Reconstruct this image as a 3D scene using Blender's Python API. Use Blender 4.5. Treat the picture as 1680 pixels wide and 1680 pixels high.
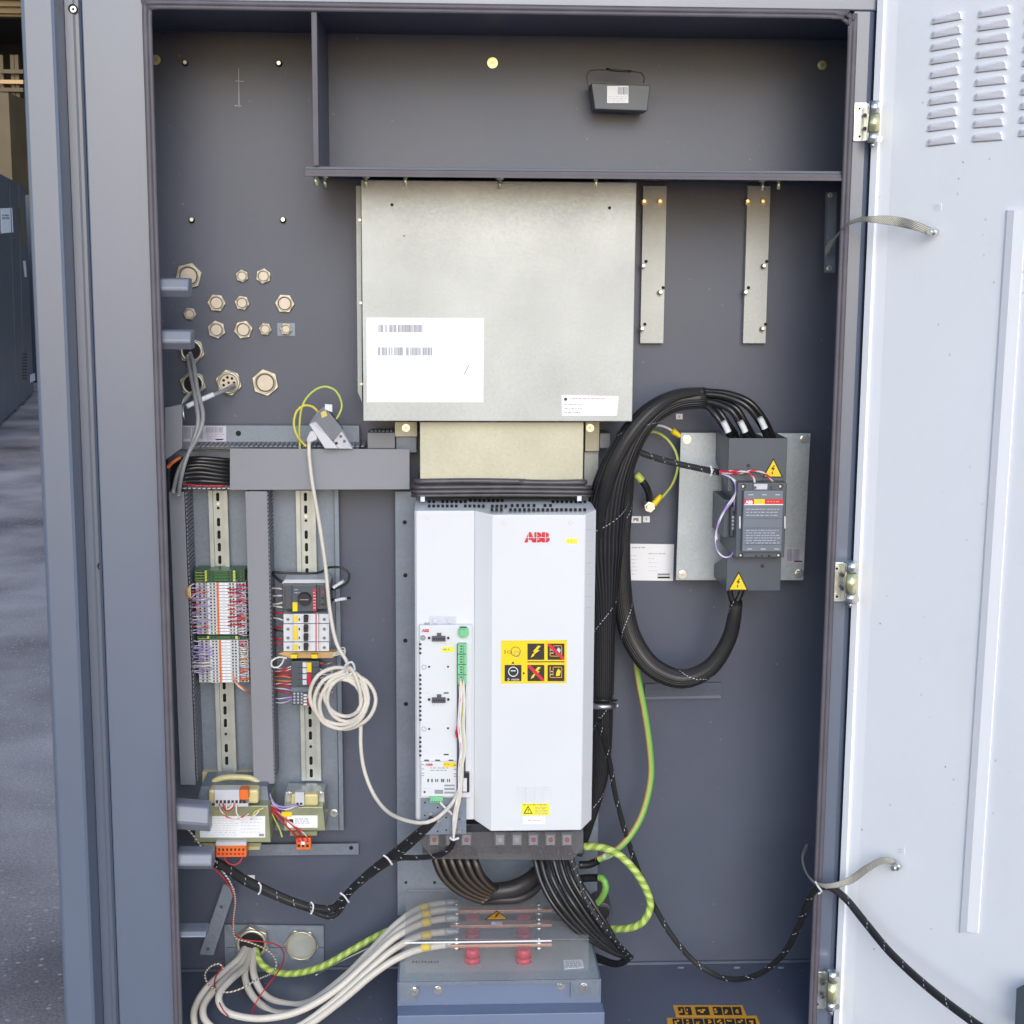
import bpy, math, random
from mathutils import Vector, Matrix
random.seed(7)
S = bpy.context.scene
for o in list(bpy.data.objects): bpy.data.objects.remove(o)
COL = S.collection
# ------------------------------------------------------------ camera
F = 2500.0
CAM = Vector((0.0, -2.2, 1.6))
ex = Vector((53000.0, -69.0, F)).normalized()
ed = Vector((-98.0, 15400.0, F)); ed = (ed - ex*ed.dot(ex)).normalized()
ez = ex.cross(ed).normalized()
cd = bpy.data.cameras.new('camera'); cam = bpy.data.objects.new('camera', cd); COL.objects.link(cam)
cd.sensor_width = 36; cd.lens = F/1680*36; cd.clip_end = 500; cd.clip_start = 0.05
def w(v): return Vector((v.dot(ex), v.dot(ez), -v.dot(ed)))      # camera axes (x right, y down, z forward) to world
r, u, b = w(Vector((1,0,0))), w(Vector((0,-1,0))), w(Vector((0,0,-1)))
cam.matrix_world = Matrix(((r.x,u.x,b.x,CAM.x),(r.y,u.y,b.y,CAM.y),(r.z,u.z,b.z,CAM.z),(0,0,0,1)))
S.camera = cam
# ------------------------------------------------------------ light
SUN_EL, SUN_AZ = math.radians(22), math.radians(3)   # azimuth to the right of the direction behind the camera
W = bpy.data.worlds.new('World'); S.world = W; W.use_nodes = True
nt = W.node_tree; bg = nt.nodes['Background']
sky = nt.nodes.new('ShaderNodeTexSky'); sky.sky_type = 'NISHITA'; sky.sun_disc = False
sky.sun_elevation = SUN_EL; sky.sun_rotation = math.pi - SUN_AZ
sky.air_density = 1.0; sky.dust_density = 0.6; sky.ozone_density = 1.0
nt.links.new(sky.outputs[0], bg.inputs[0]); bg.inputs[1].default_value = 0.15
sl = bpy.data.lights.new('sun', 'SUN'); sl.energy = 1.0; sl.angle = math.radians(30); sl.color = (1.0, 0.995, 0.99)
sun = bpy.data.objects.new('sun', sl); COL.objects.link(sun)
sd = Vector((math.sin(SUN_AZ)*math.cos(SUN_EL), -math.cos(SUN_AZ)*math.cos(SUN_EL), math.sin(SUN_EL)))
sun.rotation_euler = sd.to_track_quat('Z', 'Y').to_euler(); sun.location = sd*10
S.view_settings.view_transform = 'Standard'; S.view_settings.look = 'None'
S.view_settings.exposure = 0.56; S.view_settings.gamma = 1; S.view_settings.use_curve_mapping = False
S.render.engine = 'CYCLES'
try: S.cycles.max_bounces = 8; S.cycles.transparent_max_bounces = 12
except Exception: pass
# ------------------------------------------------------------ planes seen through a photo point
def ray(px, py): return w(Vector((px-840, py-840, F)))
class Plane:
    def __init__(s, p, n): s.p = Vector(p); s.n = Vector(n).normalized()
    def hit(s, px, py, off=0):
        d = ray(px, py); return CAM + d*((s.p + s.n*off - CAM).dot(s.n)/d.dot(s.n))
_pc = {}
def PY(Y):
    if Y not in _pc: _pc[Y] = Plane((0,Y,0), (0,-1,0))
    return _pc[Y]
def PZ(Z): return Plane((0,0,Z), (0,0,1))
def P(px, py, Y): return PY(Y).hit(px, py)
def mpp(px, py, Y): return abs(P(px+1, py, Y).x - P(px, py, Y).x)
# ------------------------------------------------------------ materials
def lin(c): return tuple((x/255/12.92 if x/255 <= .04045 else ((x/255+.055)/1.055)**2.4) for x in c)
def nodes(name):
    m = bpy.data.materials.new(name); m.use_nodes = True
    t = m.node_tree; return m, t, t.nodes['Principled BSDF']
def mat(name, col, rough=.5, metal=0, var=.08, scale=30, bump=.0, bscale=400, dirt=0, spec=.5, coat=0, specks=0):
    m, t, p = nodes(name); L = t.links
    tc = t.nodes.new('ShaderNodeTexCoord')
    n = t.nodes.new('ShaderNodeTexNoise'); n.inputs['Scale'].default_value = scale; n.inputs['Detail'].default_value = 6
    geo = t.nodes.new('ShaderNodeNewGeometry'); L.new(geo.outputs['Position'], n.inputs['Vector'])
    mr = t.nodes.new('ShaderNodeMapRange'); L.new(n.outputs[0], mr.inputs[0])
    mr.inputs[1].default_value = .3; mr.inputs[2].default_value = .7
    mr.inputs[3].default_value = 1-var; mr.inputs[4].default_value = 1+var
    vm = t.nodes.new('ShaderNodeVectorMath'); vm.operation = 'SCALE'; vm.inputs[0].default_value = col[:3]
    L.new(mr.outputs[0], vm.inputs['Scale']); out = vm.outputs[0]
    if dirt:
        n2 = t.nodes.new('ShaderNodeTexNoise'); n2.inputs['Scale'].default_value = 7; n2.inputs['Detail'].default_value = 10; n2.inputs['Roughness'].default_value = .7
        L.new(geo.outputs['Position'], n2.inputs['Vector'])
        r2 = t.nodes.new('ShaderNodeMapRange'); L.new(n2.outputs[0], r2.inputs[0])
        r2.inputs[1].default_value = .52; r2.inputs[2].default_value = .75; r2.inputs[4].default_value = dirt
        mx = t.nodes.new('ShaderNodeMixRGB'); L.new(r2.outputs[0], mx.inputs[0]); L.new(out, mx.inputs[1])
        mx.inputs[2].default_value = (.12,.11,.10,1); out = mx.outputs[0]
    if specks:     # dust grains and tiny chips in the paint
        vo = t.nodes.new('ShaderNodeTexVoronoi'); vo.inputs['Scale'].default_value = 55; L.new(geo.outputs['Position'], vo.inputs['Vector'])
        b1 = t.nodes.new('ShaderNodeMapRange'); L.new(vo.outputs['Distance'], b1.inputs[0]); b1.inputs[1].default_value = .13; b1.inputs[2].default_value = .07
        bw_ = t.nodes.new('ShaderNodeRGBToBW'); L.new(vo.outputs['Color'], bw_.inputs[0])
        b2 = t.nodes.new('ShaderNodeMapRange'); L.new(bw_.outputs[0], b2.inputs[0]); b2.inputs[1].default_value = .74; b2.inputs[2].default_value = .8; b2.inputs[4].default_value = abs(specks)
        mu_ = t.nodes.new('ShaderNodeMath'); mu_.operation = 'MULTIPLY'; L.new(b1.outputs[0], mu_.inputs[0]); L.new(b2.outputs[0], mu_.inputs[1])
        m2_ = t.nodes.new('ShaderNodeMixRGB'); L.new(mu_.outputs[0], m2_.inputs[0]); L.new(out, m2_.inputs[1]); m2_.inputs[2].default_value = (.4,.4,.4,1) if specks > 0 else (.1,.1,.1,1); out = m2_.outputs[0]
    L.new(out, p.inputs['Base Color'])
    p.inputs['Roughness'].default_value = rough; p.inputs['Metallic'].default_value = metal
    p.inputs['Specular IOR Level'].default_value = spec; p.inputs['Coat Weight'].default_value = coat; p.inputs['Coat Roughness'].default_value = .3
    rr = t.nodes.new('ShaderNodeMapRange'); L.new(n.outputs[0], rr.inputs[0])
    rr.inputs[3].default_value = max(0,rough-.08); rr.inputs[4].default_value = min(1,rough+.08); L.new(rr.outputs[0], p.inputs['Roughness'])
    if bump:
        nb = t.nodes.new('ShaderNodeTexNoise'); nb.inputs['Scale'].default_value = bscale; nb.inputs['Detail'].default_value = 3
        L.new(geo.outputs['Position'], nb.inputs['Vector'])
        bp = t.nodes.new('ShaderNodeBump'); bp.inputs['Strength'].default_value = bump; bp.inputs['Distance'].default_value = .001
        L.new(nb.outputs[0], bp.inputs['Height']); L.new(bp.outputs[0], p.inputs['Normal'])
    return m
def galv(name, col, rough=.42, metal=.75):
    m, t, p = nodes(name); L = t.links
    geo = t.nodes.new('ShaderNodeNewGeometry')
    v = t.nodes.new('ShaderNodeTexVoronoi'); v.inputs['Scale'].default_value = 260; L.new(geo.outputs['Position'], v.inputs['Vector'])
    n = t.nodes.new('ShaderNodeTexNoise'); n.inputs['Scale'].default_value = 9; n.inputs['Detail'].default_value = 8; L.new(geo.outputs['Position'], n.inputs['Vector'])
    bw = t.nodes.new('ShaderNodeRGBToBW'); L.new(v.outputs['Color'], bw.inputs[0])
    m1 = t.nodes.new('ShaderNodeMapRange'); L.new(bw.outputs[0], m1.inputs[0]); m1.inputs[3].default_value = .9; m1.inputs[4].default_value = 1.08
    m2 = t.nodes.new('ShaderNodeMapRange'); L.new(n.outputs[0], m2.inputs[0]); m2.inputs[1].default_value = .3; m2.inputs[2].default_value = .7; m2.inputs[3].default_value = .9; m2.inputs[4].default_value = 1.08
    mu = t.nodes.new('ShaderNodeMath'); mu.operation = 'MULTIPLY'; L.new(m1.outputs[0], mu.inputs[0]); L.new(m2.outputs[0], mu.inputs[1])
    vm = t.nodes.new('ShaderNodeVectorMath'); vm.operation = 'SCALE'; vm.inputs[0].default_value = col[:3]; L.new(mu.outputs[0], vm.inputs['Scale'])
    L.new(vm.outputs[0], p.inputs['Base Color']); p.inputs['Metallic'].default_value = metal
    m3 = t.nodes.new('ShaderNodeMapRange'); L.new(bw.outputs[0], m3.inputs[0]); m3.inputs[3].default_value = rough-.06; m3.inputs[4].default_value = rough+.12
    L.new(m3.outputs[0], p.inputs['Roughness'])
    return m
def uvmat(name, c1, c2, rep=1, twist=0, thr=.5, soft=.05, rough=.45, bump=0, phase=0):
    """colour split by the tube's own UV: u runs round it, v is metres along it"""
    m, t, p = nodes(name); L = t.links
    uv = t.nodes.new('ShaderNodeUVMap'); sx = t.nodes.new('ShaderNodeSeparateXYZ'); L.new(uv.outputs[0], sx.inputs[0])
    a = t.nodes.new('ShaderNodeMath'); a.operation = 'MULTIPLY'; L.new(sx.outputs[0], a.inputs[0]); a.inputs[1].default_value = rep; a.operation = 'MULTIPLY_ADD'; a.inputs[2].default_value = phase
    b_ = t.nodes.new('ShaderNodeMath'); b_.operation = 'MULTIPLY_ADD'; L.new(sx.outputs[1], b_.inputs[0]); b_.inputs[1].default_value = twist; L.new(a.outputs[0], b_.inputs[2])
    f = t.nodes.new('ShaderNodeMath'); f.operation = 'PINGPONG'; L.new(b_.outputs[0], f.inputs[0]); f.inputs[1].default_value = .5
    mr = t.nodes.new('ShaderNodeMapRange'); L.new(f.outputs[0], mr.inputs[0]); mr.inputs[1].default_value = thr*.5-soft; mr.inputs[2].default_value = thr*.5+soft
    mx = t.nodes.new('ShaderNodeMixRGB'); L.new(mr.outputs[0], mx.inputs[0]); mx.inputs[1].default_value = (*c1,1); mx.inputs[2].default_value = (*c2,1)
    L.new(mx.outputs[0], p.inputs['Base Color']); p.inputs['Roughness'].default_value = rough
    if bump:
        bp = t.nodes.new('ShaderNodeBump'); bp.inputs['Strength'].default_value = bump; bp.inputs['Distance'].default_value = .0015
        L.new(mr.outputs[0], bp.inputs['Height']); L.new(bp.outputs[0], p.inputs['Normal'])
    return m
def clear(name, col, alpha, rough=.08):
    m, t, p = nodes(name); p.inputs['Base Color'].default_value = (*col,1); p.inputs['Alpha'].default_value = alpha
    p.inputs['Roughness'].default_value = rough
    n = t.nodes.new('ShaderNodeTexNoise'); n.inputs['Scale'].default_value = 25
    r_ = t.nodes.new('ShaderNodeMapRange'); r_.inputs[3].default_value = alpha*.8; r_.inputs[4].default_value = alpha*1.2
    t.links.new(n.outputs[0], r_.inputs[0]); t.links.new(r_.outputs[0], p.inputs['Alpha'])
    return m
M = {}
M['frame'] = mat('frame_paint', (.108,.137,.203), .36, var=.03, scale=4, bump=.12, bscale=700, dirt=.10, spec=.8, coat=.5)
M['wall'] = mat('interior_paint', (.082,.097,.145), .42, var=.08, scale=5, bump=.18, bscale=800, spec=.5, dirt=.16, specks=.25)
M['keeper'] = mat('keeper_paint', (.19,.215,.275), .38, var=.03, scale=5, bump=.1, bscale=700, dirt=.1)
M['floor'] = mat('floor_paint', (.11,.13,.19), .42, var=.08, scale=5, bump=.15, bscale=800, spec=.6, dirt=.25, specks=.7)
M['boxpaint_glare'] = mat('box_paint_glare', (.16,.20,.31), .4, var=.03, scale=5, bump=.12, bscale=700, dirt=.08)  # frame paint lightened, glare on the lower box put into its colour
M['door'] = mat('door_paint', (.86,.885,.95), .40, var=.02, scale=3, bump=.16, bscale=250, dirt=.04, specks=-.25)
M['louver'] = mat('door_paint_shaded', (.80,.81,.88), .45, var=.02)  # door paint darkened, shade of the louvers and a rib facet put in
M['gasket'] = mat('gasket_rubber', (.10,.092,.115), .55, var=.15, scale=25)
M['galv'] = galv('galvanised_sheet', (.48,.50,.495), .5, .3)
M['galvc'] = galv('galvanised_sheet_blue', (.46,.51,.55), .48, .3)
M['galvw'] = galv('galvanised_sheet_warm', (.47,.465,.375), .45, .35)
M['galvb'] = galv('galvanised_sheet_cool', (.21,.25,.315), .45, .35)
M['zinc'] = mat('zinc_plated', (.78,.80,.78), .3, 1, var=.15, scale=60)
M['zincy'] = mat('yellow_passivated_zinc', (.80,.78,.48), .3, .9, var=.2, scale=60)
M['brass'] = mat('nickel_brass', (.54,.52,.44), .38, .7, var=.08, scale=80)
M['brassf'] = mat('nickel_brass_face', (.56,.50,.43), .5, .4, var=.1, scale=50)
M['bronze'] = mat('groove_bronze', (.13,.105,.08), .6, .3)
M['hose'] = mat('black_hose', (.03,.029,.032), .45, var=.2, scale=40, bump=.3, bscale=200)
M['steel'] = mat('steel', (.55,.55,.56), .35, 1, var=.15, scale=80)
M['duct'] = mat('duct_plastic', (.24,.25,.29), .5, var=.03, scale=8, bump=.05)
M['rail'] = mat('din_rail_zinc', (.46,.49,.475), .4, .5, var=.08, scale=40)
M['white'] = mat('white_plastic', (.675,.70,.745), .38, var=.02, scale=5, bump=.08, bscale=600, dirt=.03)
M['paper'] = mat('label_paper', (.84,.86,.92), .5, var=.02, scale=20)
M['foil'] = mat('silver_label', (.52,.50,.62), .4, var=.1, scale=60)
M['ltgrey'] = mat('light_grey_plastic', (.56,.57,.62), .45, var=.05)
M['grey'] = mat('grey_plastic', (.07,.088,.115), .4, var=.05, scale=15)
M['dgrey'] = mat('dark_grey_plastic', (.075,.085,.105), .4, var=.06)
M['panelgrey'] = mat('cover_grey_blue', (.15,.18,.23), .35, var=.04)
M['black'] = mat('black_plastic', (.014,.014,.017), .4, var=.2)
M['rubber'] = mat('black_rubber', (.075,.07,.082), .4, var=.25, scale=50, bump=.4, bscale=150)
M['hole'] = mat('hole_dark', (.01,.01,.012), .8, var=.1)
M['ink'] = mat('grey_ink', (.28,.29,.34), .6, var=.1)
M['inkf'] = mat('faint_ink', (.60,.62,.68), .6, var=.1)
M['inkw'] = mat('pale_ink', (.45,.48,.58), .5, var=.1)
M['inkb'] = mat('black_ink', (.025,.02,.02), .6, var=.1)
M['red'] = mat('red_ink', (.60,.02,.045), .45, var=.05)
M['redp'] = mat('red_insulator', (.55,.02,.06), .35, var=.08)
M['yellow'] = mat('yellow_label', (.85,.62,.01), .45, var=.05)
M['yel2'] = mat('lemon_label', (.88,.80,.03), .45, var=.04)
M['orange'] = mat('orange_plastic', (.80,.16,.02), .42, var=.06)
M['amber'] = mat('amber_label', (.80,.38,.03), .45, var=.05)
M['green'] = mat('green_plastic', (.20,.55,.30), .4, var=.05)
M['dgreen'] = mat('dark_green_plastic', (.04,.13,.05), .4, var=.1)
M['ygreen'] = mat('yellow_green_plastic', (.50,.58,.12), .4, var=.1)
M['copper'] = mat('copper_bar', (.55,.31,.23), .4, .5, var=.12, scale=40)
M['cream'] = mat('cream_varnish', (.66,.58,.28), .35, var=.08)
M['olive'] = mat('varnished_core', (.33,.35,.22), .35, .3, var=.15, scale=25)
M['wcable'] = mat('white_cable', (.64,.60,.54), .45, var=.06)
M['wwire'] = mat('white_wire', (.70,.68,.66), .45, var=.05)
M['gcable'] = mat('grey_cable', (.28,.29,.31), .4, var=.05)
M['tan'] = mat('tan_plastic', (.55,.36,.17), .45, var=.1)
M['wred'] = mat('red_wire', (.50,.02,.04), .4, var=.05)
M['wpurple'] = mat('lilac_wire', (.42,.32,.66), .4, var=.05)
M['worange'] = mat('orange_wire', (.75,.20,.05), .4, var=.05)
M['wyellow'] = mat('yellow_wire', (.70,.60,.10), .4, var=.05)
M['wgreen'] = mat('green_wire', (.20,.50,.10), .4, var=.05)
M['wblack'] = mat('black_wire', (.02,.02,.022), .35, var=.1)
M['sleeve'] = uvmat('black_braided_sleeve', (.032,.031,.034), (.007,.007,.009), 30, 6, .42, .08, .35, .5)
M['blackc'] = mat('black_cable', (.016,.016,.018), .28, var=.2, scale=20)
M['brownc'] = uvmat('brown_edged_cable', (.085,.062,.046), (.018,.016,.017), 2, 0, .22, .03, .35)
M['gy'] = uvmat('green_yellow_wire', (.60,.43,.14), (.20,.46,.09), 1, 0, .42, .02, .4, phase=.74)
M['gyt'] = uvmat('green_yellow_twisted_cable', (.30,.46,.07), (.56,.68,.20), 2, 62, .5, .06, .4, .4)
M['gys'] = uvmat('thin_earth_wire', (.62,.60,.14), (.28,.44,.12), 1, 0, .5, .05, .4, phase=.8)
M['rw'] = uvmat('red_white_wire', (.62,.03,.05), (.70,.66,.66), 1, 40, .5, .05, .4)
M['pw'] = uvmat('lilac_white_wire', (.40,.28,.66), (.72,.68,.78), 1, 30, .5, .05, .4)
M['bw'] = uvmat('brown_white_twisted_wire', (.25,.15,.10), (.70,.66,.60), 1, 160, .5, .1, .5)
M['braid'] = uvmat('tinned_braid', (.26,.24,.20), (.74,.72,.66), 10, 300, .5, .15, .4, .8)
M['clear'] = clear('clear_acrylic', (.52,.50,.51), .27)
M['clear2'] = clear('clear_acrylic_front', (.50,.49,.50), .09)
M['smoke'] = clear('smoked_polycarbonate', (.20,.19,.20), .26)
M['film'] = clear('clear_film', (.60,.60,.70), .12, .05)
# asphalt
m, t, p = nodes('asphalt'); L = t.links
geo = t.nodes.new('ShaderNodeNewGeometry')
v = t.nodes.new('ShaderNodeTexVoronoi'); v.inputs['Scale'].default_value = 62; L.new(geo.outputs['Position'], v.inputs['Vector'])
vb = t.nodes.new('ShaderNodeRGBToBW'); L.new(v.outputs['Color'], vb.inputs[0])
lt = t.nodes.new('ShaderNodeMapRange'); L.new(v.outputs['Distance'], lt.inputs[0]); lt.inputs[1].default_value=.42; lt.inputs[2].default_value=.3
gt = t.nodes.new('ShaderNodeMapRange'); L.new(vb.outputs[0], gt.inputs[0]); gt.inputs[1].default_value=.72; gt.inputs[2].default_value=.82
mu = t.nodes.new('ShaderNodeMath'); mu.operation='MULTIPLY'; L.new(lt.outputs[0], mu.inputs[0]); L.new(gt.outputs[0], mu.inputs[1])
n = t.nodes.new('ShaderNodeTexNoise'); n.inputs['Scale'].default_value=130; n.inputs['Detail'].default_value=8; n.inputs['Roughness'].default_value=.8; L.new(geo.outputs['Position'], n.inputs['Vector'])
n2 = t.nodes.new('ShaderNodeTexNoise'); n2.inputs['Scale'].default_value=1.3; n2.inputs['Detail'].default_value=5; L.new(geo.outputs['Position'], n2.inputs['Vector'])
ad = t.nodes.new('ShaderNodeMath'); ad.operation='MULTIPLY'; L.new(n.outputs[0], ad.inputs[0]); L.new(n2.outputs[0], ad.inputs[1])
cr = t.nodes.new('ShaderNodeValToRGB'); L.new(ad.outputs[0], cr.inputs[0])
cr.color_ramp.elements[0].position=.14; cr.color_ramp.elements[0].color=(.12,.10,.105,1)
cr.color_ramp.elements[1].position=.36; cr.color_ramp.elements[1].color=(.52,.455,.455,1)
mx = t.nodes.new('ShaderNodeMixRGB'); L.new(mu.outputs[0], mx.inputs[0]); L.new(cr.outputs[0], mx.inputs[1]); mx.inputs[2].default_value=(.46,.42,.40,1)
L.new(mx.outputs[0], p.inputs['Base Color']); p.inputs['Roughness'].default_value=.85
bp = t.nodes.new('ShaderNodeBump'); bp.inputs['Strength'].default_value=.5; bp.inputs['Distance'].default_value=.005; L.new(n.outputs[0], bp.inputs['Height']); L.new(bp.outputs[0], p.inputs['Normal'])
M['asphalt'] = m
# ------------------------------------------------------------ things
def thing(name, label, cat, loc, group=None):
    o = bpy.data.objects.new(name, None); COL.objects.link(o); o.location = loc; o.empty_display_size = .03
    o['label'] = label; o['category'] = cat
    if group: o['group'] = group
    return o
def catmull(pts, step):
    P4 = [pts[0]*2-pts[1]] + list(pts) + [pts[-1]*2-pts[-2]]; out = []
    for i in range(1, len(P4)-2):
        a, b, c, d = P4[i-1:i+3]; n = max(2, int((c-b).length/step))
        for k in range(n):
            t_ = k/n
            out.append(.5*((2*b)+(-a+c)*t_+(2*a-5*b+4*c-d)*t_*t_+(-a+3*b-3*c+d)*t_**3))
    out.append(pts[-1]); return out
_txt = {}
def glyphs(s, bold=0):
    if (s, bold) in _txt: return _txt[(s, bold)]
    c = bpy.data.curves.new('t', 'FONT'); c.body = s; c.size = 1; c.offset = bold; c.resolution_u = 3
    o = bpy.data.objects.new('t', c); COL.objects.link(o)
    dg = bpy.context.evaluated_depsgraph_get(); me = bpy.data.meshes.new_from_object(o.evaluated_get(dg))
    vs = [(v.co.x, v.co.y) for v in me.vertices]; fs = [tuple(f.vertices) for f in me.polygons]
    bpy.data.objects.remove(o); bpy.data.curves.remove(c); bpy.data.meshes.remove(me)
    x0 = min(v[0] for v in vs); x1 = max(v[0] for v in vs); y0 = min(v[1] for v in vs); y1 = max(v[1] for v in vs)
    vs = [((a-x0)/(x1-x0), (b-y0)/(y1-y0)) for a, b in vs]
    _txt[(s, bold)] = (vs, fs); return vs, fs
class MB:
    def __init__(s): s.v = []; s.f = []; s.m = []; s.uv = []; s.mats = []; s.sm = []
    def mi(s, k):
        if k not in s.mats: s.mats.append(k)
        return s.mats.index(k)
    def face(s, idx, k, uv=None, smooth=False):
        s.f.append(tuple(idx)); s.m.append(s.mi(k)); s.uv.append(uv); s.sm.append(smooth)
    def ext(s, pts, d, k, cap=True):
        """solid: polygon pts (world, seen anticlockwise or clockwise) swept by vector d"""
        b = len(s.v); n = len(pts); s.v += [Vector(p) for p in pts] + [Vector(p)+d for p in pts]
        s.face(range(b, b+n), k); s.face(range(b+2*n-1, b+n-1, -1), k)
        for i in range(n):
            j = (i+1) % n; s.face((b+i, b+n+i, b+n+j, b+j), k)
        return s
    def wbox(s, a, c, k):
        x0, y0, z0 = a; x1, y1, z1 = c
        return s.ext([(x0,y0,z0),(x1,y0,z0),(x1,y0,z1),(x0,y0,z1)], Vector((0,y1-y0,0)), k)
    def box(s, x0, y0, x1, y1, Yf, Yb, k):
        xm, ym = (x0+x1)/2, (y0+y1)/2
        return s.wbox((P(x0,ym,Yf).x, Yf, P(xm,y1,Yf).z), (P(x1,ym,Yf).x, Yb, P(xm,y0,Yf).z), k)
    def quad(s, pts, Yf, Yb, k):
        return s.ext([P(x, y, Yf) for x, y in pts], Vector((0, Yb-Yf, 0)), k)
    def poly(s, pts, pl, k, off=.0006, th=.0005):
        """thin sheet lying on a plane"""
        return s.ext([pl.hit(x, y, off) for x, y in pts], -pl.n*th, k)
    def rect(s, x0, y0, x1, y1, pl, k, off=.0006, th=.0005):
        return s.poly([(x0,y1),(x1,y1),(x1,y0),(x0,y0)], pl, k, off, th)
    def text(s, t_, x0, y0, x1, y1, pl, k, off=.0012, bold=0):
        vs, fs = glyphs(t_, bold); b = len(s.v)
        s.v += [pl.hit(x0+(x1-x0)*a, y1-(y1-y0)*c, off) for a, c in vs]
        for f in fs: s.face([b+i for i in f], k)
        return s
    def lines(s, x0, y0, x1, y1, n, pl, k='ink', off=.0012, h=1.2, fill=.8):
        for i in range(n):
            y = y0+(y1-y0)*(i+.5)/n; x = x0
            while x < x0+(x1-x0)*random.uniform(fill, 1):
                wd = random.uniform(2, 7); xe = min(x+wd, x1)
                s.rect(x, y-h/2, xe, y+h/2, pl, k, off, .0003); x = xe+random.uniform(1, 2.5)
        return s
    def bars(s, x0, y0, x1, y1, n, pl, k='ink', off=.0012):
        st = (x1-x0)/n
        for i in range(n):
            if random.random() < .85:
                s.rect(x0+i*st, y0, x0+i*st+st*random.uniform(.35, .75), y1, pl, k, off, .0003)
        return s
    def cylw(s, a, c, r0, k, n=16, r1=None, ang=0, smooth=True):
        a, c = Vector(a), Vector(c); d = (c-a).normalized(); r1 = r0 if r1 is None else r1
        e = d.cross(Vector((0,0,1)) if abs(d.z) < .9 else Vector((1,0,0))).normalized(); g = d.cross(e)
        b = len(s.v)
        for q, rr in ((a, r0), (c, r1)):
            for i in range(n):
                t_ = ang+2*math.pi*i/n; s.v.append(q+(e*math.cos(t_)+g*math.sin(t_))*rr)
        for i in range(n):
            j = (i+1) % n; s.face((b+i, b+j, b+n+j, b+n+i), k, smooth=smooth)
        s.face(range(b+n-1, b-1, -1), k); s.face(range(b+n, b+2*n), k)
        return s
    def cyl(s, px, py, Yf, Yb, r, k, n=16, ang=0, smooth=True, r1=None):
        q = P(px, py, Yf); R = r*mpp(px, py, Yf)
        return s.cylw(q, (q.x, Yb, q.z), R, k, n, (r1*mpp(px,py,Yf) if r1 else None), ang, smooth)
    def ring(s, px, py, Y, R, r, k, n=24, q=8):
        c = P(px, py, Y); mm = mpp(px, py, Y); b = len(s.v)
        for i in range(n):
            t_ = 2*math.pi*i/n
            for j in range(q):
                f = 2*math.pi*j/q; rr = (R+r*math.cos(f))*mm
                s.v.append(Vector((c.x+rr*math.cos(t_), c.y+r*mm*math.sin(f), c.z+rr*math.sin(t_))))
        for i in range(n):
            for j in range(q):
                i2, j2 = (i+1) % n, (j+1) % q
                s.face((b+i*q+j, b+i*q+j2, b+i2*q+j2, b+i2*q+j), k, smooth=True)
        return s
    def tubew(s, pts, rad, k, n=10, step=.006, flat=None, fleck=None, flk='inkw', frnd=1, wz=False):
        """round (or flat) cable through world points; rad number or list along it"""
        c = catmull([Vector(q) for q in pts], step); N = len(c)
        T = [(c[min(i+1,N-1)]-c[max(i-1,0)]).normalized() for i in range(N)]
        up = Vector((0,-1,0)); e = (up-T[0]*up.dot(T[0])); e = e.normalized() if e.length > .05 else Vector((1,0,0))
        b = len(s.v); L_ = 0; vs = [0]; fr = []
        for i in range(N):
            e = (e-T[i]*e.dot(T[i])).normalized()
            if wz and abs(T[i].z) < .85: e2 = T[i].cross(Vector((0,0,1))).normalized(); e = e2 if e2.dot(e) > 0 or i == 0 else -e2
            g = T[i].cross(e)
            if i: L_ += (c[i]-c[i-1]).length; vs.append(L_)
            R = rad if not isinstance(rad, (list, tuple)) else _lerp(rad, i/(N-1))
            fr.append((c[i], T[i], e.copy(), g, R))
            for j in range(n):
                t_ = 2*math.pi*j/n; a1, a2 = (R, R) if not flat else (R*flat, R)
                s.v.append(c[i]+e*math.cos(t_)*a1+g*math.sin(t_)*a2)
        for i in range(N-1):
            for j in range(n):
                j2 = (j+1) % n
                s.face((b+i*n+j, b+(i+1)*n+j, b+(i+1)*n+j2, b+i*n+j2), k,
                       ((j/n, vs[i]), (j/n, vs[i+1]), ((j+1)/n, vs[i+1]), ((j+1)/n, vs[i])), True)
        s.face(range(b+n-1, b-1, -1), k); s.face(range(b+(N-1)*n, b+N*n), k)
        if fleck:   # a dashed tracer thread wound round the sleeve
            pitch, dash, wd = fleck; d = 0; i = 0; ph = random.uniform(0, 6)
            while d < L_:
                while i < N-2 and vs[i+1] < d: i += 1
                C0, Tt, E, G, R = fr[i]; C0 = C0+Tt*(d-vs[i]); th = ph+2*math.pi*d/pitch*frnd
                nrm = E*math.cos(th)+G*math.sin(th); tan = -E*math.sin(th)+G*math.cos(th)
                dr = (Tt*pitch+tan*2*math.pi*R*frnd).normalized(); sd_ = dr.cross(nrm)
                q = C0+nrm*R*1.03; qb = len(s.v); hl = dash/2
                s.v += [q-dr*hl-sd_*wd, q+dr*hl-sd_*wd, q+dr*hl+sd_*wd, q-dr*hl+sd_*wd]
                s.face((qb, qb+1, qb+2, qb+3), flk)
                d += dash*random.uniform(1.3,2.3)*abs(Tt.dot(dr))+.0004
        return s
    def tube(s, pts, r, k, **kw):
        x, y, Y = pts[len(pts)//2]; m_ = mpp(x, y, Y)
        rr = [q*m_ for q in r] if isinstance(r, (list, tuple)) else r*m_
        return s.tubew([P(*q) for q in pts], rr, k, **kw)
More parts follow.
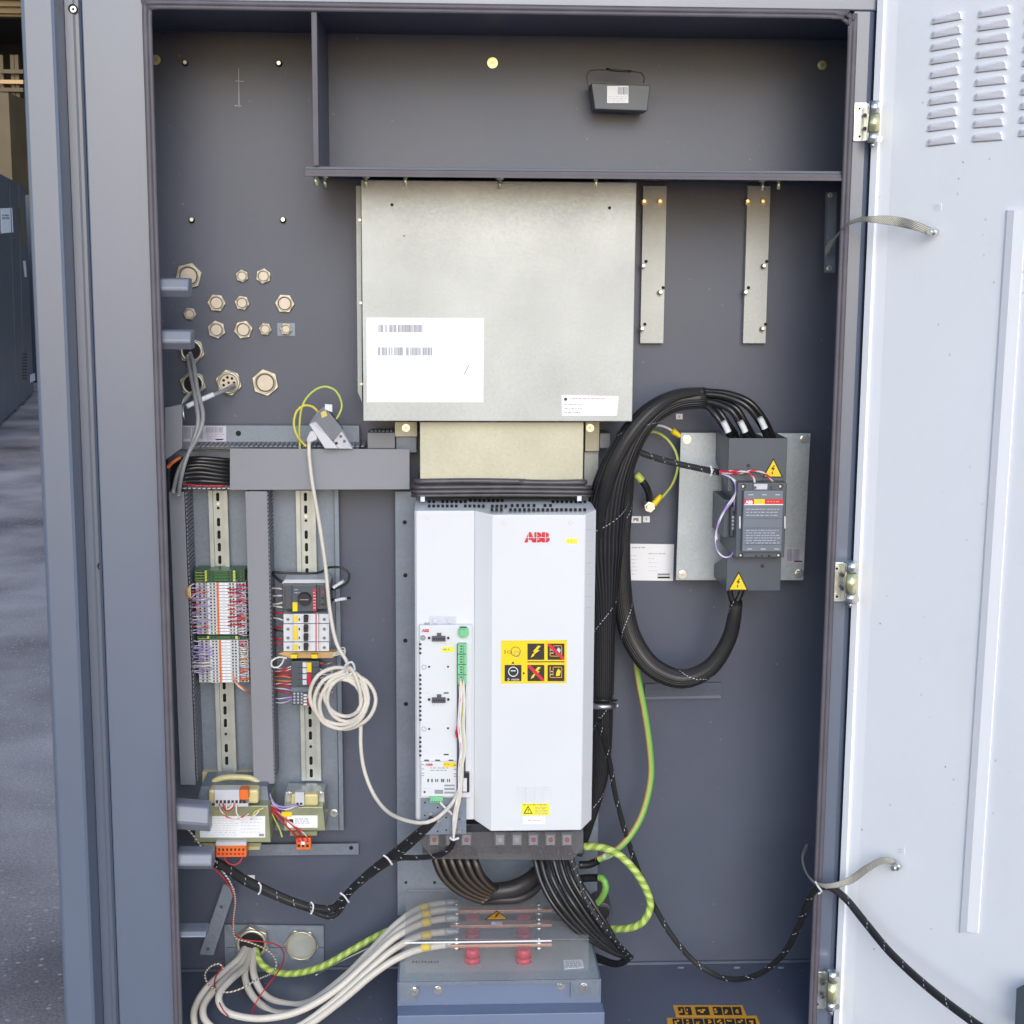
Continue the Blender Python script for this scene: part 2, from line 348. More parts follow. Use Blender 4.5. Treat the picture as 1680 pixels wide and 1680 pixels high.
    def build(s, name, parent=None, label=None, cat=None, group=None, kind=None, bev=0):
        me = bpy.data.meshes.new(name)
        if parent is not None: org = Vector(parent.location) if parent.type == 'EMPTY' else WORG[parent.name]
        else:
            xs = [v.x for v in s.v]; ys = [v.y for v in s.v]; zs = [v.z for v in s.v]
            org = Vector(((min(xs)+max(xs))/2, (min(ys)+max(ys))/2, min(zs)))
        me.from_pydata([tuple(v-org) for v in s.v], [], s.f)
        for k in s.mats: me.materials.append(M[k])
        me.polygons.foreach_set('material_index', s.m); me.polygons.foreach_set('use_smooth', s.sm)
        if any(s.uv):
            ul = me.uv_layers.new(name='UVMap'); li = 0
            for f, q in zip(s.f, s.uv):
                for c_ in range(len(f)):
                    if q: ul.data[li].uv = q[c_]
                    li += 1
        me.update(); o = bpy.data.objects.new(name, me); COL.objects.link(o)
        if parent is not None: o.parent = parent
        else: o.location = org
        WORG[o.name] = org
        if label: o['label'] = label
        if cat: o['category'] = cat
        if group: o['group'] = group
        if kind: o['kind'] = kind
        if bev:
            bm = o.modifiers.new('bevel', 'BEVEL'); bm.width = bev; bm.segments = 2; bm.limit_method = 'ANGLE'; bm.angle_limit = math.radians(40)
        return o
WORG = {}
def _lerp(a, t_):
    x = t_*(len(a)-1); i = min(int(x), len(a)-2); return a[i]+(a[i+1]-a[i])*(x-i)
def hexa(mb, px, py, Yf, Yb, r, k, ang=0): return mb.cyl(px, py, Yf, Yb, r, k, 6, ang, False)
def bolt(mb, px, py, Y, r, k='zinc', h=.004):
    mb.cyl(px, py, Y-h*.3, Y, r*1.35, k, 16); hexa(mb, px, py, Y-h, Y-h*.3, r, k, random.uniform(0,1)); mb.cyl(px, py, Y-h*1.25, Y-h, r*.45, 'steel', 10)
    return mb
# ============================================================ setting
BW = .25                                   # depth of the cabinet's back wall behind its front face
XL, XR, ZF, ZC = -.460, .642, .414, 1.9505  # inside faces
mb = MB(); mb.wbox((-60, -30, -.05), (40, 80, 0), 'asphalt'); mb.build('ground', kind='structure')
# ============================================================ cabinet
cab = thing('electrical_cabinet', 'blue-grey steel cabinet standing open with its door swung to the right', 'cabinet', (0.09, .1, .414))
mb = MB(); mb.wbox((XL, BW, ZF-.02), (XR, BW+.004, ZC+.02), 'wall'); mb.build('back_panel', cab)
mb = MB(); mb.wbox((XL-.004, .012, ZF-.02), (XL, BW, ZC+.02), 'wall'); mb.build('side_panel', cab)
mb = MB(); mb.wbox((XR, .012, ZF-.02), (XR+.004, BW, ZC+.02), 'wall'); mb.build('side_panel', cab)
mb = MB(); mb.wbox((XL, .012, ZC), (XR, BW, ZC+.004), 'wall'); mb.build('ceiling_panel', cab)
mb = MB(); mb.wbox((XL, -.004, ZF-.004), (XR, BW, ZF), 'floor')
mb.wbox((XL, BW-.006, ZF+.0005), (XR, BW-.0005, ZF+.005), 'floor')
for px in (1112, 1204, 1276): mb.rect(px, 1586, px+10, 1588, PZ(ZF), 'inkw')
mb.build('floor_panel', cab)
# front frame: four members butted round the opening
xl, xr, zt = P(244, 400, 0).x, P(1391, 400, 0).x, P(820, 9, 0).z
xl = P(238, 30, 0).x; xo = P(135, 60, 0).x
mb = MB(); mb.wbox((xo, 0, .2), (xl, .012, 2.6), 'frame'); mb.build('door_frame', cab, bev=.002)
mb = MB(); mb.wbox((xl+.0005, 0, zt), (.70, .012, 2.6), 'frame'); mb.build('door_frame', cab, bev=.002)
xf = P(1386, 400, 0).x; xg = P(1425, 400, 0).x
mb = MB()
prof = [(xf, .0), (xg-.012, .0), (xg-.005, .003), (xg+.001, .012), (xg+.004, .03), (xf, .03)]
mb.ext([(x, y, .2) for x, y in prof], Vector((0, 0, zt-.2005)), 'frame'); mb.build('door_frame', cab, bev=.001)
mb = MB(); mb.wbox((xl+.0005, 0, .2), (xf-.0005, .012, ZF-.006), 'frame'); mb.build('door_frame', cab)
# left corner post: outer strip and recessed groove
x0, x1, x2 = P(36, 30, -.03).x, P(89, 30, -.03).x, xo
mb = MB(); mb.ext([(x0-.004,-.018,.1),(x0,-.028,.1),(x0+.004,-.03,.1),(x1-.004,-.03,.1),(x1,-.027,.1),(x1+.002,.022,.1),(x0-.004,.022,.1)], Vector((0,0,2.6)), 'frame')
mb.build('corner_post', cab, bev=.001)
mb = MB(); xm_ = x1+(x2-x1)*.45
mb.ext([(x1+.0025,.020,.1),(xm_,.020,.1),(xm_+.003,.0215,.1),(x2-.009,.0215,.1),(x2-.004,.004,.1),(x2-.0005,.0,.1),(x2-.0005,.024,.1),(x1+.0025,.024,.1)], Vector((0,0,2.6)), 'frame')
mb.build('corner_channel', cab)
for q in ((119, 14), (167, 929)):
    mb = MB(); mb.cyl(q[0], q[1], .017, .0213, 7.5, 'hole'); mb.cyl(q[0]+1, q[1]+1, .0145, .0169, 5.2, 'steel', r1=6); mb.cyl(q[0]+1, q[1]+1, .0143, .0144, 2.4, 'hole', 6); mb.build('screw', cab)
# outer skin behind the corner post, down to the plinth
mb = MB(); mb.wbox((x0, .0225, .08), (XL-.006, 1.1, 2.7), 'frame'); mb.wbox((x0+.02, .03, 0), (XL-.01, 1.0, .0795), 'black'); mb.build('side_panel', cab)
mb = MB(); mb.wbox((XL-.0055, .0135, ZC+.022), (1.2, 1.1, 2.7), 'frame'); mb.build('top_panel', cab)
# gasket
GY = -.005; mm = mpp(800, 300, GY)
gl, gr, gt_ = P(242, 30, GY).x, P(1384, 400, GY).x, P(820, 16, GY).z
def path_gasket(o):
    a, b_, c = gl-o, gr+o, gt_+o; pts = [(a, GY, .3)]
    for z in (.7, 1.1, 1.5, 1.8): pts.append((a, GY, z))
    pts += [(a, GY, c-.012), (a+.003, GY, c-.003), (a+.012, GY, c)]
    for x in (-.2, .1, .35, b_-.03): pts.append((x, GY, c))
    pts += [(b_-.012, GY, c-.002), (b_-.002, GY, c-.012), (b_, GY, c-.03)]
    for z in (1.6, 1.2, .8, .3): pts.append((b_, GY, z))
    return pts
mb = MB(); mb.tubew(path_gasket(.003), .0042, 'gasket', n=8, step=.01); mb.tubew(path_gasket(-.003), .0034, 'gasket', n=8, step=.01)
mb.build('door_gasket', cab)
# shelf and divider at the top
zs = P(900, 277, .002).z; xd = P(517, 150, .002).x
mb = MB(); mb.wbox((P(500, 274, .0).x, .0305, zs-.0035), (XR-.001, BW-.001, zs+.0005), 'wall'); mb.wbox((P(500, 274, .0).x, .0028, zs-.0035), (P(1386, 285, 0).x, .0303, zs+.0005), 'wall')
mb.wbox((P(500, 274, 0).x, -.001, zs-.0115), (P(1384, 285, 0).x, .0025, zs-.0037), 'gasket')
mb.wbox((P(500, 274, 0).x, -.004, zs-.0135), (P(1384, 285, 0).x, -.0012, zs-.009), 'gasket')
mb.build('shelf', cab, bev=.0006)
mb = MB(); mb.wbox((xd-.001, .0, zs+.001), (xd+.0015, BW-.001, ZC-.0005), 'wall'); mb.wbox((xd-.0035, -.004, zs+.001), (xd+.0042, -.0003, zt+.0), 'gasket')
mb.build('divider', cab, bev=.0006)
# studs and bolts of the cabinet
def stud(px, py, Y=BW, r=3.2, k='zinc', h=.012):
    mb = MB(); mb.cyl(px, py, Y-h*.4, Y, r*1.5, 'hole', 10, r1=r*1.7); mb.cyl(px, py-1, Y-h, Y-h*.41, r, k, 10); mb.build('stud', cab)
for q in ((303,103),(457,104),(314,361),(464,361)): stud(*q)
def bo(px, py, Y, r, k='zinc', par=None, h=.004): mb = MB(); bolt(mb, px, py, Y, r, k, h); mb.build('bolt', par if par else cab)
for px, py, r in ((255,98,6.2),(808,103,6.5),(1349,107,5.5)): bo(px, py, BW, r, 'zincy')
for px, py in ((518,288),(533,296),(600,297),(665,294),(820,296),(978,294),(1252,305),(1278,299)):
    q = P(px, 289, .03+.12*random.random()); mb = MB(); mb.cylw((q.x, q.y, zs-.004), (q.x, q.y, zs-.011), .0065, 'steel', 6); mb.cylw((q.x, q.y, zs-.011), (q.x, q.y, zs-.024), .0028, 'zincy', 10); mb.build('bolt', cab)
# scratches on the back wall
mb = MB()
for pts in (((391,112),(392,112),(393,176),(391,176)), ((386,132),(400,133),(400,134.2),(386,133.4)), ((385,172),(396,173),(396,174.5),(385,174))):
    mb = MB(); mb.poly(pts, PY(BW), 'inkw', .0004, .0003); mb.build('scratch', cab)
def arc(cx, cy, rx, ry, a0, a1, k, wd=.5, n=14):
    mb = MB()
    for i in range(n):
        t0 = math.radians(a0+(a1-a0)*i/n); t1 = math.radians(a0+(a1-a0)*(i+1)/n)
        p0 = (cx+rx*math.cos(t0), cy+ry*math.sin(t0)); p1 = (cx+rx*math.cos(t1), cy+ry*math.sin(t1))
        mb.poly([p0, p1, (p1[0], p1[1]+wd), (p0[0], p0[1]+wd)], PY(BW), k, .0004, .0003)
    mb.build('scratch', cab)
arc(1225, 150, 70, 42, 25, 165, 'dgrey'); arc(1205, 110, 45, 45, 60, 130, 'dgrey', .4)
mb = MB(); mb.poly([(799,185),(800,185),(801,228),(800,228)], PY(BW), 'dgrey', .0004, .0003); mb.build('scratch', cab); mb = MB()
mb.poly([(391,1430),(392,1430),(418,1452),(417,1452)], PY(BW), 'inkw', .0004, .0003); mb.build('scratch', cab)
# latch keepers on the left lip
for x0_, y0_, x1_, y1_, tilt in ((265,456,312,487,0),(270,541,316,573,0),(298,1316,345,1359,5),(303,1396,350,1424,1),(305,1524,340,1535,0)):
    mb = MB(); a = P(x0_, y0_, .02); b_ = P(x1_, y1_, .02); h = a.z-b_.z
    sec = [(.006, a.z), (-.001, a.z-h*.05), (-.007, a.z-h*.55), (-.006, a.z-h*.66), (.006, b_.z), (.03, b_.z), (.03, a.z)]
    mb.ext([(a.x-.012, y+.012, z) for y, z in sec], Vector((b_.x-a.x+.012, 0, -.001*tilt)), 'keeper'); mb.build('latch_keeper', cab, bev=.0022)
# small grounding bracket on the right wall
mb = MB(); mb.quad([(1358,315),(1373,315),(1370,447),(1356,447)], .14, .155, 'galvb'); mb.build('grounding_bracket', cab)
bo(1362, 320, .139, 3, 'zinc'); bo(1361, 440, .139, 3.5, 'zinc')
# floor warning labels
def pictos(mb, x0, y0, x1, y1, pl, n, sk=0):
    st = (x1-x0)/n
    for i in range(n):
        a, b_ = x0+i*st+1, x0+(i+1)*st-1
        mb.poly([(a+sk, y1), (b_+sk, y1), (b_, y0), (a, y0)], pl, 'inkb', .0012)
        for q in range(3):
            u_ = random.uniform(.15, .6); v_ = random.uniform(.15, .7)
            mb.rect(a+(b_-a)*u_, y0+(y1-y0)*v_, a+(b_-a)*(u_+.25), y0+(y1-y0)*(v_+.18), pl, 'amber', .0018)
for q in (((1104,1649),(1218,1649),(1225,1667),(1109,1668)), ((1094,1670),(1241,1666),(1249,1685),(1096,1685))):
    mb = MB(); pl = PZ(ZF); mb.poly([q[3], q[2], q[1], q[0]], pl, 'amber')
    if q[0][0] > 1100:
        for a, b_, n_ in ((1111,1134,2),(1139,1163,1),(1168,1216,3)): pictos(mb, a, 1652, b_, 1665, pl, n_, 3)
    else: pictos(mb, 1102, 1671, 1240, 1681, pl, 8, 2)
    mb.build('warning_label', cab)
# ------------------------------------------------------------ door
hp = P(1421, 500, -.004); du = Vector((math.sin(math.radians(34)), -math.cos(math.radians(34)), 0)); dn = Vector((-du.y*-1, -du.x, 0))
dn = Vector((-math.cos(math.radians(34)), -math.sin(math.radians(34)), 0))
DR = Plane(hp, dn)
mb = MB(); D = 1.0; z0, z1 = .33, 2.03; th = .022
def dpt(a, o, z): q = hp+du*a+dn*o; return (q.x, q.y, z)
mb.ext([dpt(0, .0, z0), dpt(0, -th, z0), dpt(D, -th, z0), dpt(D, 0, z0)], Vector((0, 0, z1-z0)), 'door')
dpan = mb.build('door', cab, bev=.0015)
mb = MB()
mb.ext([dpt(.0005, .0005, z0), dpt(.0005, .0045, z0), dpt(.002, .006, z0), dpt(.013, .006, z0), dpt(.014, .002, z0), dpt(.022, .0015, z0), dpt(.034, .0004, z0)], Vector((0, 0, z1-z0)), 'door')
mb.build('door_flange', dpan)
lc = [(1526,1579,1518,1569,(34,57,78,100,123,146,167,189,210,234),9,6), (1602,1659,1592,1646,(23,45,67,90,113,136,159,182,204,227),8,4), (1679,1742,1668,1728,(10,33,56,80,103,127,150,174,196,218),8,3)]
for xa, xb, xc, xd_, ys, s0, s1 in lc:
    for i, y in enumerate(ys):
        f = i/9; a = xa+(xc-xa)*f; b_ = xb+(xd_-xb)*f; sl_ = s0+(s1-s0)*f; h = 8.0
        mb = MB(); pts = []
        tl, tr = (a+6, y-h*.9+1), (b_-4, y-sl_-h*.9); bl, br = (a, y+h*.75), (b_, y-sl_+h*.85)
        o = .0055
        V = [DR.hit(*bl, .0002), DR.hit(*br, .0002), DR.hit(tr[0], tr[1]+3, .0002), DR.hit(*tr, .0002), DR.hit(*tl, .0002), DR.hit(tl[0]-3, tl[1]+3, .0002)]
        Wt = [DR.hit(bl[0]+6, bl[1]-1.5, o*.55), DR.hit(br[0]-3, br[1]-1.5, o*.55), DR.hit(tr[0]-1, tr[1]+3.5, o), DR.hit(tr[0]-4, tr[1]+2, o), DR.hit(tl[0]+4, tl[1]+2, o), DR.hit(tl[0]+2, tl[1]+4, o)]
        b0 = len(mb.v); mb.v += V+Wt; mb.face(range(b0+6, b0+12), 'louver', smooth=False)
        for k in range(6): k2 = (k+1) % 6; mb.face((b0+k, b0+k2, b0+6+k2, b0+6+k), 'louver')
        mb.poly([(bl[0]+4, bl[1]+.9), (br[0]-2, br[1]+.9), (br[0]-2, br[1]-.3), (bl[0]+4, bl[1]-.3)], DR, 'ink', .0006)
        mb.build('louver', dpan)
# stiffening rib, top and bottom pixel columns
mb = MB(); n_ = [(1650,345,1573,1530,.0004), (1653,345,1575,1531,.004), (1664,345,1586,1528,.0055), (1683,344,1604,1531,.0025), (1685,344,1606,1531,.0004)]
b0 = len(mb.v)
for x, y, x2_, y2, o in n_: mb.v.append(DR.hit(x, y, o))
for x, y, x2_, y2, o in n_: mb.v.append(DR.hit(x2_, y2, o))
for i in range(4): mb.face((b0+i, b0+i+1, b0+6+i, b0+5+i), 'louver' if i == 1 else 'door')  # left facet gets the darker door paint, its shade in the colour
mb.face(range(b0, b0+5), 'door'); mb.face(range(b0+9, b0+4, -1), 'door')
mb.build('stiffening_rib', dpan)
mb = MB(); mb.ext([DR.hit(x, y, .03) for x, y in ((1667,1622),(1678,1616),(1700,1620),(1700,1690),(1664,1690))], -dn*.029, 'grey'); mb.build('connector_box', dpan, bev=.001)
for a, b_ in ((1532,333),(1472,1390)):
    mb = MB(); mb.rect(a, b_, a+12, b_+12, DR, 'paper'); mb.lines(a+2, b_+2, a+10, b_+10, 2, DR, 'inkf', h=1); mb.build('label', dpan)
for a, b_ in ((1579,265),(1572,292),(1443,1022),(1550,1257),(1413,1360),(1433,1556)):
    mb = MB(); mb.rect(a, b_, a+1.6, b_+2.2, DR, 'ink'); mb.build('chip_mark', dpan)
# hinges
for hx, hy, sc in ((1424,200,1.0),(1387,955,1.0),(1355,1625,.95)):
    t = None; mb = MB()
    mb.quad([(hx-24, hy+32*sc), (hx-3, hy+32*sc), (hx-1, hy-32*sc), (hx-22, hy-32*sc)], -.004, -.0004, 'zinc')
    mb.quad([(hx-3, hy+31*sc), (hx+7, hy+28*sc), (hx+8, hy-28*sc), (hx-1, hy-31*sc)], -.012, -.004, 'zinc'); mb.quad([(hx+5, hy+24*sc), (hx+10, hy+24*sc), (hx+11, hy-24*sc), (hx+6, hy-24*sc)], -.028, -.0125, 'zinc')
    h_ = mb.build('hinge', cab, bev=.0008)
    mb = MB(); c0, c1 = P(hx+11, hy-34*sc, -.03), P(hx+11, hy+34*sc, -.03)
    mb.cylw((c0.x, c0.y, c0.z), (c0.x, c1.y, c0.z-.017), .0075, 'zinc'); mb.cylw((c0.x, c0.y, c0.z-.0175), (c0.x, c0.y, c1.z+.0145), .0085, 'zincy', 18)
    mb.cylw((c0.x, c0.y, c1.z+.014), (c0.x, c0.y, c1.z), .0075, 'zinc'); mb.cylw((c0.x, c0.y, c1.z), (c0.x, c0.y, c1.z-.007), .003, 'steel', 10)
    for yy in (-28, 28):
        a = P(hx+12, hy+yy*sc, -.034); mb.wbox((a.x, a.y-.002, a.z-.0035), (a.x+.009, a.y+.002, a.z+.0035), 'steel')
    mb.build('hinge_barrel', h_)
    for yy in (-22, 24):
        mb = MB(); mb.cyl(hx-14, hy+yy*sc, -.0055, -.0041, 5, 'zinc', 14, r1=5.6); mb.cyl(hx-14, hy+yy*sc, -.0057, -.0056, 2.2, 'hole', 6); mb.build('screw', h_)
    mb = MB(); [mb.cyl(hx-5, hy+yy, -.0108, -.0101, 3.2, 'dgrey', 8) for yy in (-11, 11)]; mb.build('spring_hole', h_)
# ============================================================ blanking plugs and glands on the back wall
G1 = 'hexagonal blanking plugs screwed into the back wall'
plugs = [(309,453,21,'large hex plug half hidden behind the upper latch keeper'), (397,453,10,'small hex plug in the top row, left of a slightly larger one'), (432,453,12,'hex plug at the right end of the top row'),
 (355,497,14,'medium hex plug at the left of the middle row'), (397,497,11.5,'small hex plug in the middle of the middle row'), (467,498,15,'medium hex plug alone at the right of the middle row'),
 (311,515,10,'smallest hex plug, alone between the two upper latch keepers'), (355,541,14,'medium hex plug at the left of the bottom row of small plugs'), (399,541,14.5,'medium hex plug second in the bottom row of small plugs'),
 (435,540,10,'small hex plug left of the square metal plate'), (435,628,21,'large round-faced hex plug right of the multi-hole cable gland')]
def plug(px, py, r, lab, plate=None, Y=BW):
    c = P(px, py, Y); t = thing('blanking_plug', lab, 'blanking plug', c, G1)
    off = 0
    if plate: mb = MB(); mb.box(*plate, Y-.0015, Y-.0002, 'galvb'); mb.build('plate', t); off = .0016
    mb = MB(); a = random.uniform(0, 1); hexa(mb, px, py, Y-off-.006, Y-off-.0001, r*1.07, 'brass', a); mb.build('hex_nut', t, bev=.0006)
    mb = MB(); mb.cyl(px, py, Y-off-.0072, Y-off-.0061, r*.78, 'bronze', 24); mb.ring(px, py, Y-off-.0078, r*.78, r*.03+.5, 'brass'); mb.cyl(px, py, Y-off-.0078, Y-off-.0073, r*.62, 'brassf', 24); q_ = random.uniform(0,3); mb.poly([(px+r*.3*math.cos(q_),py+r*.3*math.sin(q_)),(px-r*.3*math.cos(q_),py-r*.3*math.sin(q_)),(px-r*.3*math.cos(q_)+.6,py-r*.3*math.sin(q_)+.6),(px+r*.3*math.cos(q_)+.6,py+r*.3*math.sin(q_)+.6)], PY(Y-off-.0078), 'brass', .0003, .0002); mb.build('face', t)
for q in plugs: plug(*q)
plug(469, 540, 9.5, 'small hex plug set through a square metal plate', (455, 530, 484, 551))
def gland(px, py, r, lab, holes=0):
    c = P(px, py, BW); t = thing('cable_gland', lab, 'cable gland', c, 'cable glands in the back wall')
    mb = MB(); hexa(mb, px, py, BW-.008, BW-.0002, r, 'brass', .3); mb.build('hex_nut', t, bev=.0006)
    mb = MB(); mb.ring(px, py, BW-.010, r*.74, 2.2, 'brass'); mb.cyl(px, py, BW-.0085, BW-.0081, r*.72, 'brassf' if holes else 'hole', 24)
    if holes:
        for i in range(7): a = 2*math.pi*i/7; mb.cyl(px+9*math.cos(a), py+9*math.sin(a), BW-.0092, BW-.0086, 2.4, 'hole', 8)
        mb.cyl(px, py, BW-.0092, BW-.0086, 2.2, 'hole', 8)
    mb.build('insert', t)
gland(314, 576, 22, 'open cable gland with two grey cables, partly behind a latch keeper')
gland(316, 630, 22, 'cable gland behind the grey cables and the ferrule wires')
gland(375, 628, 22, 'cable gland with a ring of small holes and one cable', 1)
# ============================================================ upper lamp-like box with handle
t = thing('terminal_housing', 'small dark grey box with wire handle on the upper back wall', 'box', P(1015, 160, BW))
mb = MB(); c = [(967,135),(1067,139),(1061,182),(975,180)]
mb.ext([P(x, y, .185) for x, y in ((970,136),(1067,140),(1062,182),(976,179))], Vector((0, .05, 0)), 'grey'); mb.build('housing', t, bev=.0012)
mb = MB(); mb.rect(996, 141, 1031, 169, PY(.185), 'paper'); mb.bars(1012, 143, 1030, 155, 9, PY(.185)); mb.lines(998, 157, 1028, 167, 3, PY(.185), 'inkf', h=1); mb.build('label', t)
mb = MB(); mb.tube([(968,150,.2),(964,135,.2),(966,117,.2),(1000,115,.2),(1052,120,.2),(1056,136,.2)], .9, 'blackc', n=6); mb.tube([(994,113,.198),(1012,116,.198),(1035,117,.198)], 2.2, 'blackc', n=6); mb.build('handle', t)
# ============================================================ galvanised box under the shelf
t = thing('filter_box', 'large bare galvanised sheet box under the shelf above the white drive', 'metal box', P(820, 690, .11))
YB = .10
mb = MB(); a = P(594, 480, YB); b_ = P(1041, 480, YB); zt_, zb_ = zs-.0125, P(820, 691, YB).z
mb.wbox((a.x, YB, zb_), (b_.x, BW-.001, zt_), 'galv'); mb.build('body', t, bev=.001)
mb = MB(); mb.ext([P(x, y, .155) for x, y in ((584,305),(592,305),(594,660),(587,643))], Vector((0, .09, 0)), 'galv'); mb.build('side_flange', t)
for q in ((590,361),(592,497),(593,630)): mb = MB(); mb.cyl(q[0], q[1], .150, .1545, 2.5, 'steel', 8); mb.build('screw', t)
mb = MB()
for q in ((643,336,2.6),(1000,341,2.6),(663,387,1.2)): mb.cyl(q[0], q[1], YB-.0004, YB-.0001, q[2], 'hole', 12)
mb.build('drill_hole', t)
mb = MB(); pl = PY(YB); mb.poly([(602,660),(793,660),(794,522),(601,521)], pl, 'paper')
mb.bars(621, 533, 694, 545, 34, pl, 'ink'); mb.bars(620, 570, 709, 583, 40, pl, 'ink'); mb.lines(632, 524, 668, 529, 1, pl, 'inkf', h=1); mb.lines(645, 548, 672, 552, 1, pl, 'inkf', h=1)
mb.lines(632, 561, 672, 565, 1, pl, 'inkf', h=1); mb.lines(620, 586, 690, 590, 1, pl, 'inkf', h=1); mb.poly([(761,614),(762,615),(770,599),(769,598)], pl, 'ink', .0012)
mb.build('paper_label', t)
mb = MB(); mb.poly([(922,682),(1012,682),(1015,650),(921,648)], pl, 'paper'); mb.cyl(928, 655, YB-.0016, YB-.0012, 2.6, 'inkb', 12); mb.lines(936, 652, 1005, 656, 1, pl, 'red', h=.9)
mb.lines(926, 660, 956, 680, 3, pl, 'ink', h=1.1); mb.lines(962, 658, 1008, 680, 6, pl, 'inkf', h=1); mb.build('rating_label', t)
t = thing('air_duct', 'galvanised duct neck joining the big box to the white drive', 'duct', P(822, 790, .14))
mb = MB(); mb.box(689, 692.5, 957, 790, .13, BW-.001, 'galvw'); mb.build('duct_wall', t, bev=.0008)
for x0_, x1_, bx in ((648,684,666),(960.5,983,968)):
    mb = MB(); mb.box(x0_, 692.5, x1_, 716 if bx < 700 else 740, .2, .235, 'galvw'); e_ = mb.build('mounting_ear', t); bo(bx, 702, .1995, 5, 'zinc', t)
mb = MB(); mb.box(650, 716.5, 683, 742, .212, .24, 'galvb'); mb.build('bracket', t); mb = MB(); mb.box(958.5, 740.5, 981, 830, .215, .24, 'galv'); mb.build('bracket', t)
t = thing('rubber_seal', 'folded black rubber seal between duct neck and white drive', 'seal', P(822, 815, .1))
mb = MB()
for y, r_, Yq, xa, xb in ((790,4.8,.125,686,858),(791,4.8,.123,852,958),(800,3.8,.12,685,961),(807,3.6,.115,684,962),(813,3.0,.118,684,962)):
    mb.tube([(xa, y, Yq+.012), (xa+3, y, Yq), ((xa+xb)/2, y+(-1 if xa<700 else 1), Yq), (xb-3, y, Yq), (xb, y, Yq+.012)], r_, 'rubber', n=10)
mb.box(685, 790, 960, 815, .13, .24, 'rubber'); mb.build('seal_folds', t)
# ============================================================ perforated strips and plates
for i, (x0_, x1_, hs, lab) in enumerate((((1053,300),(1091,300),((1055,437),(1083,480),(1053,540)),'galvanised strip with small screws beside the big metal box'), ((1223,300),(1260,300),((1253,437),(1223,480),(1251,540)),'galvanised strip with small screws, right of the other one'))):
    t = thing('mounting_strip', lab, 'metal strip', P(x0_[0], 563, .22), 'galvanised strips on the back wall')
    mb = MB(); mb.box(x0_[0], 305, x1_[0], 563, .236, BW-.0005, 'galvw' if i < 0 else 'galv'); mb.build('strip', t)
    for hx, hy in hs:
        mb = MB(); mb.cyl(hx, hy, .229, .2355, 4, 'dgrey', 10); mb.cyl(hx+1, hy-1, .224, .2289, 2.6, 'zinc', 8); mb.cyl(hx+(5 if hx not in (1223,) else 5), hy-8, .2352, .2358, 2.8, 'hole', 8); mb.build('screw', t)
    for hx in (x0_[0]+4, x1_[0]-8): mb = MB(); mb.cyl(hx, 332, .2352, .2358, 5, 'copper', 8); mb.cyl(hx, 330, .226, .235, 3, 'zincy', 6); mb.build('rivet', t)
# ============================================================ big mounting plate behind the white drive
t = thing('mounting_plate', 'blue-grey galvanised plate behind the white drive, holes down its left edge', 'metal plate', P(820, 1500, .215))
mb = MB(); mb.box(650, 806, 985, 1500, .212, .22, 'galvb'); mb.build('plate', t, bev=.0008)
for x, y in ((664,857),(665,944),(665,1051),(666,1155),(666,1448),(713,1448),(660,1560)):
    mb = MB(); mb.cyl(x, y, .2114, .2119, 3.6 if y < 1400 else 2.4, 'hole', 12); mb.build('hole', t)
mb = MB(); mb.box(770, 1392, 868, 1452, .2085, .2118, 'galvb'); mb.build('spacer', t)
# ============================================================ white frequency drive
t = thing('frequency_drive', 'tall white frequency drive with red logo and yellow warning label', 'drive', P(825, 1363, .1))
YA, YC = .048, .030
X = lambda px, y=1090, Y=YA: P(px, y, Y).x
zT, zL, zB = P(740, 838, YA).z, P(740, 1345, YA).z, P(880, 1363, YC).z
zTc = P(880, 845, YC).z
def zprism(mb, prof, z0, z1, k): return mb.ext([(x, y, z0) for x, y in prof], Vector((0, 0, z1-z0)), k)
mb = MB(); zprism(mb, [(X(681), .2), (X(681), YA+.004), (X(681)+.003, YA), (X(778), YA), (X(778), .2)], zL, zT, 'white')
body = mb.build('left_housing', t, bev=.001)
xa, xb, xc, xd2 = X(777.5, 1090, YA)+.0005, P(807, 1090, YC).x, P(957, 1090, YC).x, P(974, 1090, .055).x
mb = MB(); zb2 = P(975, 1345, .055).z
# front cover with chamfered lower corners
def cov(x, y): return (x, y)
F0 = [(xa, zTc), (xb, zTc), (xc, zTc), (xd2, zTc)]
b0 = len(mb.v)
V = [(xa, YA, zT), (xb, YC, zTc), (xc, YC, zTc), (xd2, .055, zT), (xa, YA, zL), (xb, YC, zB), (xc, YC, zB), (xd2, .055, zb2),
     (xa, .2, zT), (xd2, .2, zT), (xa, .2, zL), (xd2, .2, zb2), (xb, .2, zB), (xc, .2, zB)]
mb.v += [Vector(v_) for v_ in V]
for f in ((0,1,5,4),(1,2,6,5),(2,3,7,6),(3,9,11,7),(0,8,9,3,2,1),(4,5,12,10),(5,6,13,12),(6,7,11,13),(8,10,12,13,11,9),(0,4,10,8)): mb.face(f, 'white')
cover = mb.build('front_cover', t, bev=.0015)
